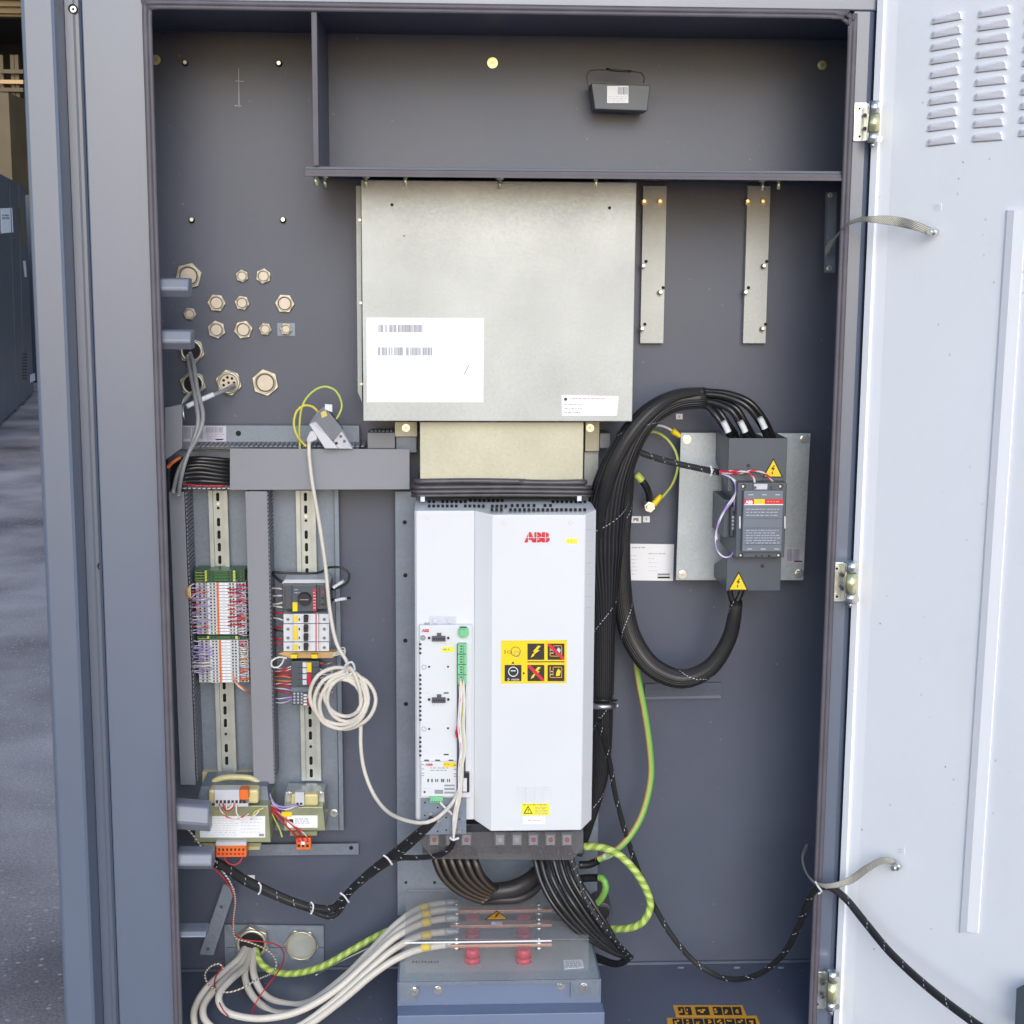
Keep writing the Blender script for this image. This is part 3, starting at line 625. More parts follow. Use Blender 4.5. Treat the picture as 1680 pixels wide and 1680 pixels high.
# top face with rows of vent slots
pt = PZ(zT); mb = MB()
for y, xa_, xb_, st in ((823,702,765,7.4),(830,702,828,7.4),(821,770,828,7.4),(823,905,965,7.5),(829,838,905,9),(836,805,960,7.6)):
    x = xa_
    while x < xb_:
        if random.random() < .93: mb.poly([(x, y+2), (x+4.4, y+2), (x+4.4, y-2.2), (x, y-2.2)], pt, 'hole')
        x += st
mb.build('vent_slots', body)
mb = MB(); mb.ext([P(x, y, .1) for x, y in ((690,823),(690,815),(697,815),(697,823))], Vector((0,.003,0)), 'white'); mb.build('lug', t)
mb = MB(); mb.ext([P(x, y, .1) for x, y in ((947,822),(947,814),(954,814),(954,822))], Vector((0,.003,0)), 'white'); mb.build('lug', t)
for x, y, Y in ((701,849,YA),(827,857,YC),(937,857,YC)):
    mb = MB(); mb.cyl(x, y, Y-.001, Y-.0001, 4.2, 'inkf', 16); mb.cyl(x, y-.5, Y-.0014, Y-.0011, 3.2, 'white', 16); mb.build('screw', t)
pc, pa = PY(YC), PY(YA)
def logo(x0, y0, x1, y1, pl, par, k='red', bg='white', name='logo', off=.0006):
    mb = MB(); mb.text('ABB', x0, y0, x1, y1, pl, k, off+.0002, .07); mb.build(name, par)
    mb = MB(); ym = (y0+y1)/2+(y1-y0)*.03; g = (y1-y0)*.024
    mb.rect(x0-1, ym-g, x1+1, ym+g, pl, bg, off+.0008, .0003)
    w_ = x1-x0
    for f in (.165, .49, .83):
        mb.rect(x0+w_*f-g, y0-.3, x0+w_*f+g, y1+.3, pl, bg, off+.0012, .0003)
    mb.build('logo_gap', par)
logo(860, 873, 902, 890, pc, cover)
mb = MB(); mb.rect(929, 884, 947, 891.5, pc, 'yel2'); mb.lines(931, 885.5, 939, 889.5, 1, pc, 'ink', h=1.2); mb.build('yellow_tag', cover)
# warning label with pictograms
mb = MB(); mb.poly([(822,1121.5),(929.5,1120.5),(930,1050),(822,1051)], pc, 'yellow')
for a, b_ in ((865.5,1056),(898.5,1056),(828,1091),(865.5,1091),(898.5,1091)): mb.rect(a, b_, a+27.5, b_+26.5, pc, 'inkb', .0012)
mb.rect(865.5, 1085.2, 926, 1086.6, pc, 'inkb', .0012)
def boltmark(x, y, s, pl, k='yellow', off=.0018):
    mb.poly([(x+.18*s,y-.5*s),(x+.42*s,y-.45*s),(x+.12*s,y-.12*s),(x+.34*s,y-.12*s),(x-.14*s,y+.24*s),(x-.12*s,y+.34*s),(x-.42*s,y+.5*s),(x-.28*s,y+.2*s),(x-.06*s,y+.02*s),(x-.24*s,y+.0*s)][::-1], pl, k, off, .0003)
boltmark(879, 1069, 20, pc); boltmark(879, 1104, 20, pc)
def ringm(x, y, R, r_, pl, k, off=.0018, n=20, sy=1):
    for i in range(n):
        t0, t1 = 2*math.pi*i/n, 2*math.pi*(i+1)/n
        mb.poly([(x+R*math.cos(t0), y+sy*R*math.sin(t0)), (x+R*math.cos(t1), y+sy*R*math.sin(t1)), (x+(R-r_)*math.cos(t1), y+sy*(R-r_)*math.sin(t1)), (x+(R-r_)*math.cos(t0), y+sy*(R-r_)*math.sin(t0))][::-1], pl, k, off, .0003)
ringm(842, 1102, 8.2, 1.2, pc, 'paper'); mb.rect(838,1100,846,1101.3,pc,'paper',.0018,.0003); mb.text('5 min', 832.5, 1112.5, 851.5, 1116.5, pc, 'paper', .0019)
for oy in (0, 35):
    ringm(905, 1069+oy, 3, .8, pc, 'paper', n=8)
    for q in ((902,1059,903.3,1077),(902,1076,921,1077),(907,1059,908,1073),(907,1059,922,1060),(921,1059,922,1077)): mb.rect(q[0], q[1]+oy, q[2], q[3]+oy, pc, 'amber', .0018, .0003)
    mb.poly([(912,1074+oy),(918,1074+oy),(920,1066+oy),(916,1062+oy),(913,1067+oy)], pc, 'yellow' if oy else 'inkf', .0018, .0003)
mb.poly([(903,1056),(898.5,1056),(898.5,1059),(922,1082.5),(926,1082.5),(926,1079)], pc, 'red', .0024, .0003)
mb.poly([(870,1091),(865.5,1091),(865.5,1094),(889,1117.5),(893,1117.5),(893,1114)], pc, 'red', .0024, .0003)
ringm(846, 1069, 8, .7, pc, 'inkb', .0012); ringm(848, 1073, 5, .7, pc, 'ink', .0012, 10); ringm(836, 1070, 4, .7, pc, 'inkb', .0012, 10, .6); mb.rect(828,1066,829,1073,pc,'inkb',.0012)
mb.poly([(839,1089),(844,1089),(841.5,1085)], pc, 'inkb', .0012); mb.poly([(858,1106.5),(862,1104.5),(858,1102.5)], pc, 'inkb', .0012)
mb.build('warning_label', cover)
mb = MB(); mb.rect(848, 1290, 910, 1316, pc, 'white', .0006); mb.lines(849, 1290, 906, 1316, 7, pc, 'inkf', h=.7, fill=.6)
for x in (862,877,890,903): mb.rect(x, 1293, x+.6, 1315, pc, 'inkf', .0012)
mb.build('rating_label', cover)
mb = MB(); mb.rect(856.5, 1318.5, 901, 1337.5, pc, 'yel2'); mb.poly([(859,1335),(874,1335),(866.5,1322)], pc, 'inkb', .0012); mb.poly([(861.4,1333.6),(871.8,1333.6),(866.6,1324.6)], pc, 'yel2', .0018, .0003)
mb.rect(866,1327.5,867.2,1331.5,pc,'inkb',.0024,.0003); mb.lines(858, 1319, 899, 1322, 1, pc, 'inkb', h=.9, fill=.95); mb.lines(878, 1323, 898, 1336, 5, pc, 'ink', h=.9); mb.build('caution_label', cover)
mb = MB(); mb.rect(858, 1340, 894, 1352, pc, 'paper'); mb.lines(866, 1344, 886, 1348, 1, pc, 'red', h=.7); mb.build('small_label', cover)
cn = Vector((xd2-xc, .055-YC, 0)); CH = Plane((xc, YC, 0), Vector((cn.y, -cn.x, 0)))
mb = MB()
for i in range(8):
    y = 869+i*18.3; mb.poly([(961,y+1.2),(971,y-.6),(971,y-1.8),(961,y)], CH, 'inkf', .0003, .0002)
mb.build('side_slots', cover)
# control panel
YP = .036; pp = PY(YP)
mb = MB(); mb.box(689, 1026, 774, 1309, YP, YA-.0003, 'white'); cp = mb.build('control_panel', t, bev=.001)
mb = MB(); mb.rect(704, 1011, 749, 1025.5, PY(YP+.004), 'film'); mb.rect(711,1016,717,1022,PY(YP+.004),'inkf',.0012); mb.rect(735,1016,741,1022,PY(YP+.004),'inkf',.0012); mb.rect(696,1022,705,1025.5,PY(YP+.004),'ink',.0012); mb.build('clear_tab', cp)
logo(692, 1032, 704, 1037, pp, cp)
mb = MB(); ringm(694, 1046.5, 4.6, 4, pp, 'ink', .0009, 12); mb.build('led', cp)
for y in (1048, 1149):
    mb = MB()
    for q in ((708.5,-4,731,4.5),(717,-9,724,-4.1)): mb.box(q[0], y+q[1], q[2], y+q[3], YP-.004, YP-.0001, 'dgrey')
    for i in range(5): mb.rect(711+i*4, y-1, 713+i*4, y+1.5, PY(YP-.004), 'hole')
    for x in (704, 735.5): mb.cyl(x, y-1, YP-.003, YP-.0001, 2.1, 'inkb', 8)
    mb.lines(709, y+6, 734, y+10, 1, pp, 'inkf', h=1.6, off=.0006); mb.build('panel_connector', cp)
mb = MB()
for x, y in ((704,1094),(735,1094),(704,1196),(735,1195)): mb.rect(x-1.5, y-1.5, x+1.5, y+1.5, pp, 'inkb')
for x, y in ((728,1136),(728,1237),(697,1136)): mb.rect(x, y, x+8, y+2, pp, 'inkb' if x > 700 else 'inkf')
ringm(695.5, 1094.5, 4, .8, pp, 'ink', .0006, 12); ringm(695.5, 1196, 4, .8, pp, 'ink', .0006, 12)
y = 1057
while y < 1246:
    if not (1078 < y < 1103 or 1182 < y < 1204): mb.rect(687.6, y-1.7, 691.4, y+1.7, pp, 'inkb')
    y += 7.3
mb.build('panel_marks', cp)
mb = MB(); mb.rect(725.5, 1061.5, 745, 1069.5, pp, 'yel2'); mb.lines(727,1063,737,1068,1,pp,'ink',h=1.8); mb.build('yellow_tag', cp)
mb = MB(); mb.box(749.5, 1056, 764, 1300, YP-.0006, YP-.0001, 'dgrey'); mb.build('terminal_slot', cp)
mb = MB(); mb.cyl(760.5, 1038, YP-.008, YP-.0001, 9, 'green', 20); mb.rect(754,1028,766,1030.5,PY(YP-.008),'dgreen'); mb.box(755, 1033, 762, 1044, YP-.012, YP-.0081, 'green'); mb.build('round_terminal', cp)
for i in range(4):
    y = 1057+i*17; h = 15.6; mb = MB(); mb.box(751, y, 765.5, y+h, YP-.012, YP-.0008, 'green')
    for k in range(3): mb.rect(755, y+2+k*4.6, 758.5, y+4.4+k*4.6, PY(YP-.012), 'dgreen')
    mb.rect(760.5, y+.5, 761.2, y+h-.5, PY(YP-.012), 'dgreen'); mb.build('green_terminal', cp, bev=.0005)
# plug-in module below
YM = YP-.006; pm = PY(YM)
mb = MB(); mb.box(691, 1250, 749, 1307, YM, YP-.0002, 'white'); mo = mb.build('plug_in_module', cp, bev=.0008)
mb = MB(); mb.text('ABB', 698, 1252.5, 710, 1256.5, pm, 'red', .0006, .04); mb.build('logo', mo)
mb = MB(); mb.rect(727, 1250.5, 747, 1258.5, pm, 'yellow'); mb.lines(729, 1252, 737, 1256, 1, pm, 'ink', h=1.4); mb.build('yellow_tag', mo)
mb = MB(); mb.bars(698, 1278, 740, 1283, 13, pm, 'inkb', .0006); mb.lines(706, 1258, 735, 1266, 2, pm, 'ink', .0006, h=1.1)
for q in ((729,1287.5,746,1290),(729,1293,746,1296),(729,1299,746,1302),(713,1296,727,1302.5)): mb.rect(*q, pm, 'ink', .0006)
mb.rect(694,1293,706,1293.9,pm,'inkf'); mb.rect(695,1298,698,1301,pm,'inkb')
for y in (1254, 1261, 1268, 1272): mb.rect(691.5,y,696,y+1.1,pm,'ink'); mb.rect(744.5,y+1,748.5,y+2.2,pm,'ink')
for x in (696,714,736): mb.rect(x, 1246.5, x+8, 1248.2, pp, 'inkb')
mb.build('module_marks', mo)
mb = MB(); mb.box(705.5, 1307.2, 727, 1317, YM-.004, YP, 'green'); [mb.rect(708+i*4, 1314.5, 710+i*4, 1316.5, PY(YM-.004), 'dgreen') for i in range(5)]; mb.build('green_connector', mo, bev=.0005)
mb = MB(); mb.box(690, 1309.5, 765, 1369, YP-.001, YP+.002, 'galvb')
for x, y in ((697,1317),(718,1325),(697,1338),(718,1364),(732,1341.5),(732,1362),(754,1344)): mb.cyl(x, y, YP-.0014, YP-.0011, 1.6, 'hole', 8)
clamp = mb.build('clamp_plate', t, bev=.0004)
for x, y in ((707,1336),(719,1347),(754,1364)): mb = MB(); mb.cyl(x, y, YP-.004, YP-.0011, 3, 'zinc', 12, r1=3.4); mb.build('screw', clamp)
mb = MB(); mb.box(757.5, 1268, 770, 1300, YP-.008, YP-.0003, 'black'); mb.box(759, 1277, 766, 1299, YP-.0105, YP-.0081, 'white'); mb.build('side_connector', t, bev=.0005)
# smoked terminal cover and what shows through it
xs0, xs1 = 697, 955
mb = MB(); mb.quad([(712,1409),(938,1411),(957,1392),(957,1364),(693,1366),(693,1388)], .052, .0535, 'smoke'); mb.ext([P(x, y, .054) for x, y in ((713,1409),(938,1411))]+[P(x, y, .054)+Vector((0,.12,0)) for x, y in ((938,1411),(713,1409))], Vector((0,0,.0012)), 'smoke')
mb.build('terminal_cover', t)
mb = MB(); mb.quad([(693,1400),(957,1400),(957,1352),(693,1352)], .105, .2, 'dgrey'); tb = mb.build('terminal_base', t)
for i, x in enumerate((712,739,765,820,848,875,903,930)):
    mb = MB(); mb.box(x-9, 1366, x+9, 1388, .075, .1045, 'panelgrey'); mb.build('terminal', tb, bev=.001)
    mb = MB(); mb.rect(x-6.5, 1370, x+7, 1386, PY(.075), 'ltgrey'); mb.text(('U','W','1','C','D','R','B','A')[i] if False else 'o', x-3, 1374, x+4, 1382, PY(.075), 'red' if i not in (3,4) else 'paper', .0012, .06); mb.build('marker', tb)
    mb = MB(); mb.cyl(x+1, 1395, .07, .104, 7, 'black', 14); mb.build('terminal_socket', tb)
for x in (724, 752, 792, 861, 889, 916): mb = MB(); mb.wbox((P(x,1380,.056).x, .056, P(x,1405,.056).z), (P(x,1380,.056).x+.0008, .09, P(x,1366,.056).z), 'smoke'); mb.build('cover_rib', t)
# ============================================================ lower tray with busbars
t = thing('busbar_tray', 'galvanised tray under the white drive carrying copper busbars behind a clear cover', 'tray', P(820, 1660, -.01))
zt2 = P(820, 1608, 0).z
mb = MB(); a, b_ = P(655, 1608, 0).x, P(983, 1608, 0).x
mb.wbox((a, -.0, zt2-.002), (b_, .211, zt2), 'galvc'); mb.wbox((a, -.002, P(820,1641,0).z), (P(682,1630,0).x, -.0002, zt2), 'galvb')
mb.wbox((P(936,1630,0).x, -.002, P(820,1638,0).z), (b_, -.0002, zt2), 'galvb'); mb.wbox((P(682,1630,0).x+.0002, -.002, P(820,1614,0).z), (P(936,1630,0).x-.0002, -.0002, zt2), 'galvb')
mb.build('tray_sheet', t)
mb = MB(); mb.wbox((P(652,1660,-.0).x, .003, .3), (P(986,1660,0).x, .205, zt2-.003), 'boxpaint_glare'); mb.build('box_top', t, bev=.001)
zl = P(820, 1664, -.03).z
mb = MB(); mb.wbox((P(652,1664,-.03).x, -.03, .2), (P(992,1664,-.03).x, .002, zl), 'boxpaint_glare'); mb.build('box_front', t, bev=.001)
mb = MB()
for x in (712, 826, 925): mb.rect(x-8, 1650.5, x+8, 1652, PY(.003), 'inkw')
mb.build('scuff', t)
for x, y, Y in ((680,1627,-.002),(718,1625,.003),(920,1618,.003),(958,1620,-.002)): bo(x, y, Y, 5.5, 'zinc', t, .005)
mb = MB(); mb.poly([(926,1590),(958,1587),(955,1574),(924,1575)], PZ(zt2), 'paper'); mb.lines(928,1577,954,1588,4,PZ(zt2),'ink',h=1); mb.build('label', t)
mb = MB()
for i in range(9): x = 676+i*5; mb.poly([(x,1580+random.uniform(-3,1)),(x+1.5,1580),(x+4,1577+random.uniform(-3,3)),(x+3,1576)], PZ(zt2), 'inkb')
mb.build('pen_scribble', t)
# red insulators and copper bars
for (yb, Yb, ztop) in ((1578, .062, 0), (1537, .125, 0)):
    zb_ = zt2
    for x in (775, 859):
        c = PZ(zt2).hit(x, yb); h = .024+(0 if yb > 1560 else .012)
        mb = MB(); mb.cylw((c.x, c.y, zt2+.0003), (c.x, c.y, zt2+.009), .0125, 'redp', 20, r1=.0125); mb.cylw((c.x, c.y, zt2+.0092), (c.x, c.y, zt2+h), .0112, 'redp', 20); mb.build('insulator', t)
for y, Y in ((1549,.075),(1517,.125),(1493,.165)):
    mb = MB(); q0, q1 = P(738, y, Y), P(905, y-1, Y); mb.wbox((q0.x, Y-.009, q0.z-.0025), (q1.x, Y+.009, q0.z+.0025), 'copper'); mb.build('busbar', t, bev=.0006)
    for x in (749, 884):
        c = P(x, y, Y); mb = MB(); mb.cylw((c.x, Y, c.z+.0026), (c.x, Y, c.z+.006), .0085, 'zinc', 6); mb.cylw((c.x, Y, c.z+.0061), (c.x, Y, c.z+.012), .004, 'zinc', 10); mb.cylw((c.x, Y, c.z-.008), (c.x, Y, c.z-.0026), .007, 'zinc', 6); mb.build('bolt', t)
# clear bent cover
mb = MB(); A_ = [P(667,1460,.20), P(957,1462,.20), P(966,1541,.03), P(664,1541,.03)]
mb.ext(A_, Vector((0,0,-.0015)), 'clear'); zc0 = A_[2].z
mb.wbox((A_[3].x, .028, zt2-.02), (A_[2].x, .0297, zc0-.0016), 'clear2')
mb.build('clear_cover', t)
mb = MB(); q0, q1 = P(664,1541,.028), P(905,1538,.028); mb.wbox((q0.x, .0265, zc0-.0012), (q1.x, .0278, zc0+.0010), 'paper'); mb.build('cover_edge', t)
# amber triangle on the sloping face
nn = (A_[1]-A_[0]).cross(A_[3]-A_[0]).normalized(); nn = nn if nn.z > 0 else -nn
SL = Plane(A_[0], nn)
mb = MB(); mb.poly([(795,1509),(834,1507.5),(815,1494)], SL, 'inkb', .0008); mb.poly([(799,1507.5),(830,1506.2),(815,1495.8)], SL, 'amber', .0014); boltmark(815, 1502, 8, SL, 'inkb', .002)
mb.rect(806,1512,824,1516.5,SL,'inkf',.0008); mb.build('warning_triangle', t)
# ============================================================ left electrics panel
LP = .236
t = thing('galvanised_backplate', 'galvanised backplate carrying rails, ducts and transformers on the left', 'metal plate', P(430, 1375, LP))
mb = MB(); mb.quad([(285,1362),(556,1362),(546,700),(275,700)], LP, LP+.003, 'galvb')
mb.quad([(557,1362),(564,1362),(554,738),(547,738)], LP-.010, LP+.003, 'galvb'); mb.build('plate', t)
mb = MB(); mb.box(296, 698, 590, 738, LP-.012, LP-.0005, 'galvb'); tr = mb.build('top_rail', t, bev=.001)
mb = MB(); mb.cyl(391, 711, LP-.0126, LP-.0121, 4.5, 'hole'); mb.build('hole', tr)
pl = PY(LP-.012); mb = MB(); mb.rect(299, 698.5, 371, 724.5, pl, 'foil'); mb.bars(301, 701, 333, 720, 20, pl, 'ink'); mb.bars(338,701,366,710,12,pl,'ink'); mb.lines(338,711,368,722,3,pl,'ink',h=1); mb.rect(354,720,366,722,pl,'inkb',.0012); mb.build('rating_label', t)
for q in ((548,1334),(345,1276)): bo(q[0], q[1], LP-.0005, 5, 'zinc', t)
# trunking
def duct(name_lab, cov_q, Yc, side, hasc=True, n=66):
    t = thing('cable_duct', name_lab, 'cable duct', P(cov_q[0][0], cov_q[0][1], LP), 'grey slotted cable ducts')
    if hasc:
        mb = MB(); mb.quad(cov_q, Yc, Yc+.0025, 'duct'); mb.build('cover', t, bev=.0007)
    return t
d1 = duct('narrow grey cable duct running down the far left of the backplate', [(296,1288),(321,1288),(302,807),(277,807)], .168, 1)
d2 = duct('grey cable duct running down between the two rails', [(416,1286),(450,1286),(438,806),(402,806)], .168, 1)
def fingers(t, xt, yt, xb_, yb_, Yf, Yb, n, horiz=False, th=.0013, k='duct', frac=.62):
    mb = MB()
    for i in range(n):
        f0 = i/n; f1 = (i+frac)/n
        if horiz:
            q0, q1 = P(xt+(xb_-xt)*f0, yt, Yf), P(xt+(xb_-xt)*f1, yt, Yf); mb.wbox((q0.x, Yf, q0.z), (q1.x, Yb, q0.z+th), k)
        else:
            q0 = P(xt+(xb_-xt)*f0, yt+(yb_-yt)*f0, Yf); q1 = P(xt+(xb_-xt)*f0, yt+(yb_-yt)*f1, Yf); mb.wbox((q0.x, Yf, q1.z), (q0.x+th, Yb, q0.z), k)
    mb.build('slotted_wall', t)
fingers(d1, 304, 808, 323, 1284, .171, LP-.001, 72); fingers(d1, 279, 808, 298, 1284, .171, LP-.001, 72)
fingers(d2, 438.5, 808, 450.5, 1284, .171, LP-.001, 72); fingers(d2, 403, 808, 417, 1284, .171, LP-.001, 72)
for d_, xa_, xb_ in ((d1, 290, 312), (d2, 408, 440)):
    mb = MB(); mb.box(xa_, 810, xb_, 1284, LP-.004, LP-.001, 'duct'); mb.build('base', d_)
d3 = duct('grey cable duct running across the top, its left end uncovered', [(377,804),(672,803),(672,737),(377,736)], .162, 0)
fingers(d3, 315, 733, 600, 733, .166, LP-.001, 36, True); fingers(d3, 300, 802, 672, 802, .166, LP-.001, 46, True, k='ltgrey')
mb = MB(); mb.box(287, 741, 672, 800, LP-.004, LP-.001, 'duct'); mb.build('base', d3)
t = thing('cable_duct', 'short angled grey duct piece at the left edge under the grey cables', 'cable duct', P(285, 750, .17), 'grey slotted cable ducts')
mb = MB(); mb.quad([(271,755),(299,735),(298,663),(270,669)], .14, .15, 'duct'); mb.build('cover', t, bev=.001)
t = thing('cable_duct', 'short piece of grey duct left of the duct neck, under the big metal box', 'cable duct', P(625, 735, .2), 'grey slotted cable ducts')
mb = MB(); mb.box(603, 710, 648, 736, .195, LP+.01, 'duct'); mb.build('cover', t, bev=.0006); fingers(t, 608, 708, 646, 708, .198, LP, 6, True)
t = thing('cable_duct', 'short piece of grey duct right of the duct neck, by the black bundle', 'cable duct', P(990, 735, .2), 'grey slotted cable ducts')
mb = MB(); mb.box(984, 711, 1001, 735, .195, LP+.01, 'duct'); mb.build('cover', t, bev=.0006)
# din rails
def rail(lab, xt, xb_, yt, yb_, wpx, ph):
    t = thing('din_rail', lab, 'mounting rail', P(xb_, yb_, LP), 'slotted mounting rails')
    mb = MB(); h = wpx/2
    for o0, o1, Y0 in ((-h, -h*.62, .2185), (-h*.60, h*.60, .226), (h*.62, h, .2185)):
        mb.quad([(xb_+o0, yb_), (xb_+o1, yb_), (xt+o1, yt), (xt+o0, yt)], Y0, Y0+.0015, 'rail')
    for o in (-h*.62, h*.60): mb.quad([(xb_+o-.7, yb_), (xb_+o+.7, yb_), (xt+o+.7, yt), (xt+o-.7, yt)], .2188, .2275, 'rail')
    mb.build('rail_profile', t)
    y = yt+4; i = 0; mb = MB()
    while y < yb_-10:
        f = (y-yt)/(yb_-yt); x = xt+(xb_-xt)*f
        if i % 9 == ph: mb.cyl(x, y+4, .2252, .2258, 2.4, 'hole', 10); mb.cyl(x, y-3, .224, .2258, 2.6, 'zinc', 10)
        else:
            mb.box(x-2.6, y+1.5, x+2.6, y+11.5, .2255, .2259, 'hole'); mb.cyl(x, y+1.8, .2255, .2259, 2.6, 'hole', 10); mb.cyl(x, y+11, .2255, .2259, 2.6, 'hole', 10)
        y += 20.6; i += 1
    mb.build('slot_row', t)
rail('slotted rail carrying the terminal blocks', 357, 373, 805, 1272, 31, 1)
rail('slotted rail carrying the motor switch and breakers', 501, 511, 805, 1281, 32, 2)
# ------------------------------------------------------------ terminals
def tstrip(lab, x0, y0, n, pitch, green=False, skip=0):
    t = thing('terminal_strip', lab, 'terminal strip', P(x0+40, y0+n*pitch, .22), 'terminal strips on the left rail')
    kA, kB = ('dgreen', 'ygreen') if green else ('ltgrey', 'white')
    mb = MB(); yb = y0+pitch*.86; X_ = lambda o: x0+o
    mb.box(X_(0), y0, X_(82), yb, .187, .225, kA if green else 'ltgrey'); mb.box(X_(19), y0, X_(66), yb, .170, .1868, kA if green else 'white')
    pu, pl_ = PY(.170), PY(.187); ym = (y0+yb)/2; e = pitch*.22
    for o in (5, 12): mb.rect(X_(o), ym-e, X_(o+3), ym+e, pl_, 'inkb')
    for o in (71, 77): mb.rect(X_(o), ym-e, X_(o+3), ym+e, pl_, 'inkb')
    for o in (23, 28.5, 55, 60): mb.rect(X_(o), ym-e, X_(o+3), ym+e, pu, 'inkb')
    if green:
        for o0, o1 in ((17,20),(63,67)): mb.rect(X_(o0), y0, X_(o1), yb, pu, 'ygreen', .0012)
        mb.rect(X_(2), yb-.8, X_(18), yb, pl_, 'ygreen')
    else:
        mb.rect(X_(34), y0, X_(37.5), yb, pu, 'orange'); mb.rect(X_(39), y0+.4, X_(52), yb-.4, pu, 'paper'); mb.rect(X_(43), ym-.4, X_(48), ym+.4, pu, 'inkf', .0012)
    o0 = mb.build('terminal', t); dz = P(x0, y0, .17).z-P(x0, y0+pitch, .17).z
    for i in range(1, n):
        o = o0.copy(); COL.objects.link(o); o.parent = t; o.location = (0, 0, -dz*i)
    return t
tstrip('green and yellow earth terminals at the top of the left rail', 319, 936, 4, 4.6, True)
tstrip('upper strip of white terminals with an orange stripe', 321, 956, 17, 5.05)
tstrip('single dark earth terminal between the two white strips', 323, 1043.5, 1, 5.5, True)
tstrip('lower strip of white terminals with an orange stripe', 325, 1050, 14, 5.05)
mb = MB()
# little wires of the terminals
ORD = ('topmost','second','third','fourth','fifth','sixth','seventh','eighth','ninth','tenth','eleventh','twelfth','thirteenth','fourteenth','fifteenth','sixteenth','seventeenth','eighteenth','nineteenth','twentieth','twenty-first','twenty-second')
WC = {'pw':'lilac and white','wwire':'white','rw':'red and white','wpurple':'lilac','wred':'red','worange':'orange','wblack':'black','wcable':'off-white','gys':'green and yellow'}
def wires(lab, n, x0, x1, ya, yb_, Y0, Y1, mats_, grp, cat='wire', r_=1.15, sag=2, spread=3):
    for i in range(n):
        y = ya+(yb_-ya)*(i+.5)/n; k = random.choice(mats_); s_ = random.uniform(-spread, spread); mb = MB()
        mid = (x0+x1)/2+random.uniform(-2, 2)
        mb.tube([(x0, y+s_, Y0), (mid, y+s_*.6+random.uniform(-sag, sag), (Y0+Y1)/2-.008), (x1+random.uniform(-3, 3), y, Y1), (x1+(3 if x1 > x0 else -3), y, Y1+.006)], r_, k, n=6, step=.004)
        lb = lab.replace('thin wire', 'thin '+WC[k]+' wire').replace('entering the ', 'entering ')+', '+ORD[i]+(' from the top' if i else '')
        mb.build('wire', label=lb, cat=cat, group=grp)
wires('thin wire entering left side of upper white terminals', 15, 306, 327, 962, 1040, .2, .182, ['pw','pw','wwire','rw','wpurple'], 'wires on the left of the terminals')
wires('thin wire entering left side of lower white terminals', 12, 308, 332, 1052, 1108, .2, .182, ['pw','pw','wwire','wwire','wpurple'], 'wires on the left of the terminals')
wires('thin wire entering right side of upper white terminals', 22, 410, 391, 958, 1042, .2, .182, ['rw','wred','rw','pw','wwire','pw','wwire'], 'wires on the right of the terminals')
wires('thin wire entering right side of lower white terminals', 20, 412, 394, 1050, 1118, .2, .182, ['pw','wwire','wwire','rw','pw','worange'], 'wires on the right of the terminals')
wires('thin wire amid upper white terminals', 10, 396, 377, 962, 1030, .178, .168, ['wred','rw','wred'], 'red wires on the terminals')
wires('thin wire over left part of lower white terminals', 7, 318, 347, 1060, 1100, .178, .168, ['pw','wwire','wpurple'], 'lilac wires on the terminals')
wires('thin wire over left part of upper white terminals', 6, 316, 342, 965, 1035, .178, .168, ['pw','rw','wpurple'], 'lilac wires on the terminals')
def cab1(name, lab, cat, pts, r_, k, grp=None, **kw):
    mb = MB(); mb.tube(pts, r_, k, **kw); return mb.build(name, label=lab, cat=cat, group=grp)
for k, off in (('wyellow',0),('worange',3),('wwire',-3)):
    cab1('wire', {'wyellow':'yellow wire loop','worange':'orange wire loop','wwire':'white wire loop'}[k]+' at the top left of the white terminals', 'wire', [(318,958,.185),(311-off*.3,962,.17),(309-off,975,.165),(314,981+off*.3,.17),(320,974,.185)], 1.2, k, n=6)
cab1('wire', 'longest orange and white wire running down right from the lower terminals', 'wire', [(382,1105,.17),(386,1118,.165),(400,1130,.165),(412,1140,.185)], 1.3, 'worange', n=6)
cab1('wire', 'white wire running down right below the orange one', 'wire', [(382,1112,.168),(388,1122,.165),(398,1131,.165),(413,1137,.19)], 1.2, 'wwire', n=6)
# ------------------------------------------------------------ motor switch
t = thing('motor_switch', 'dark grey motor switch with round black knob', 'switch', P(500, 1004, .22))
mb = MB(); mb.box(463, 958, 542, 1000, .165, .22, 'dgrey'); mb.build('housing', t, bev=.0015)
mb = MB(); mb.quad([(462,958),(542,958),(538,951),(467,951)], .172, .22, 'ltgrey'); mb.build('top_cover', t)
mb = MB(); mb.box(479.5, 960, 519, 1003.5, .155, .1648, 'grey'); fc = mb.build('face_plate', t, bev=.0008)
mb = MB(); mb.cyl(499, 984, .146, .1548, 10.5, 'black', 24, r1=11.5); mb.rect(492, 983.2, 506, 984.6, PY(.146), 'ink'); mb.build('knob', t)
mb = MB(); mb.rect(480, 988, 488, 1003, PY(.155), 'yellow'); mb.build('yellow_tag', t)
mb = MB(); mb.rect(513.5, 966, 518.5, 1003, PY(.155), 'red'); mb.lines(514,970,518,1000,6,PY(.155),'paper',h=.8); mb.build('red_stripe', t)
mb = MB(); mb.lines(483,965,492,975,2,PY(.155),'inkw',h=1); mb.rect(498,971,500,973,PY(.155),'paper'); mb.build('marks', t)
mb = MB()
for x in (524, 533, 467): mb.rect(x, 962, x+1, 996, PY(.165), 'inkb')
for y in (970, 980, 990): mb.rect(527, y, 532, y+3, PY(.165), 'red' if y == 970 else 'inkb', .0006)
mb.build('ribs', t)
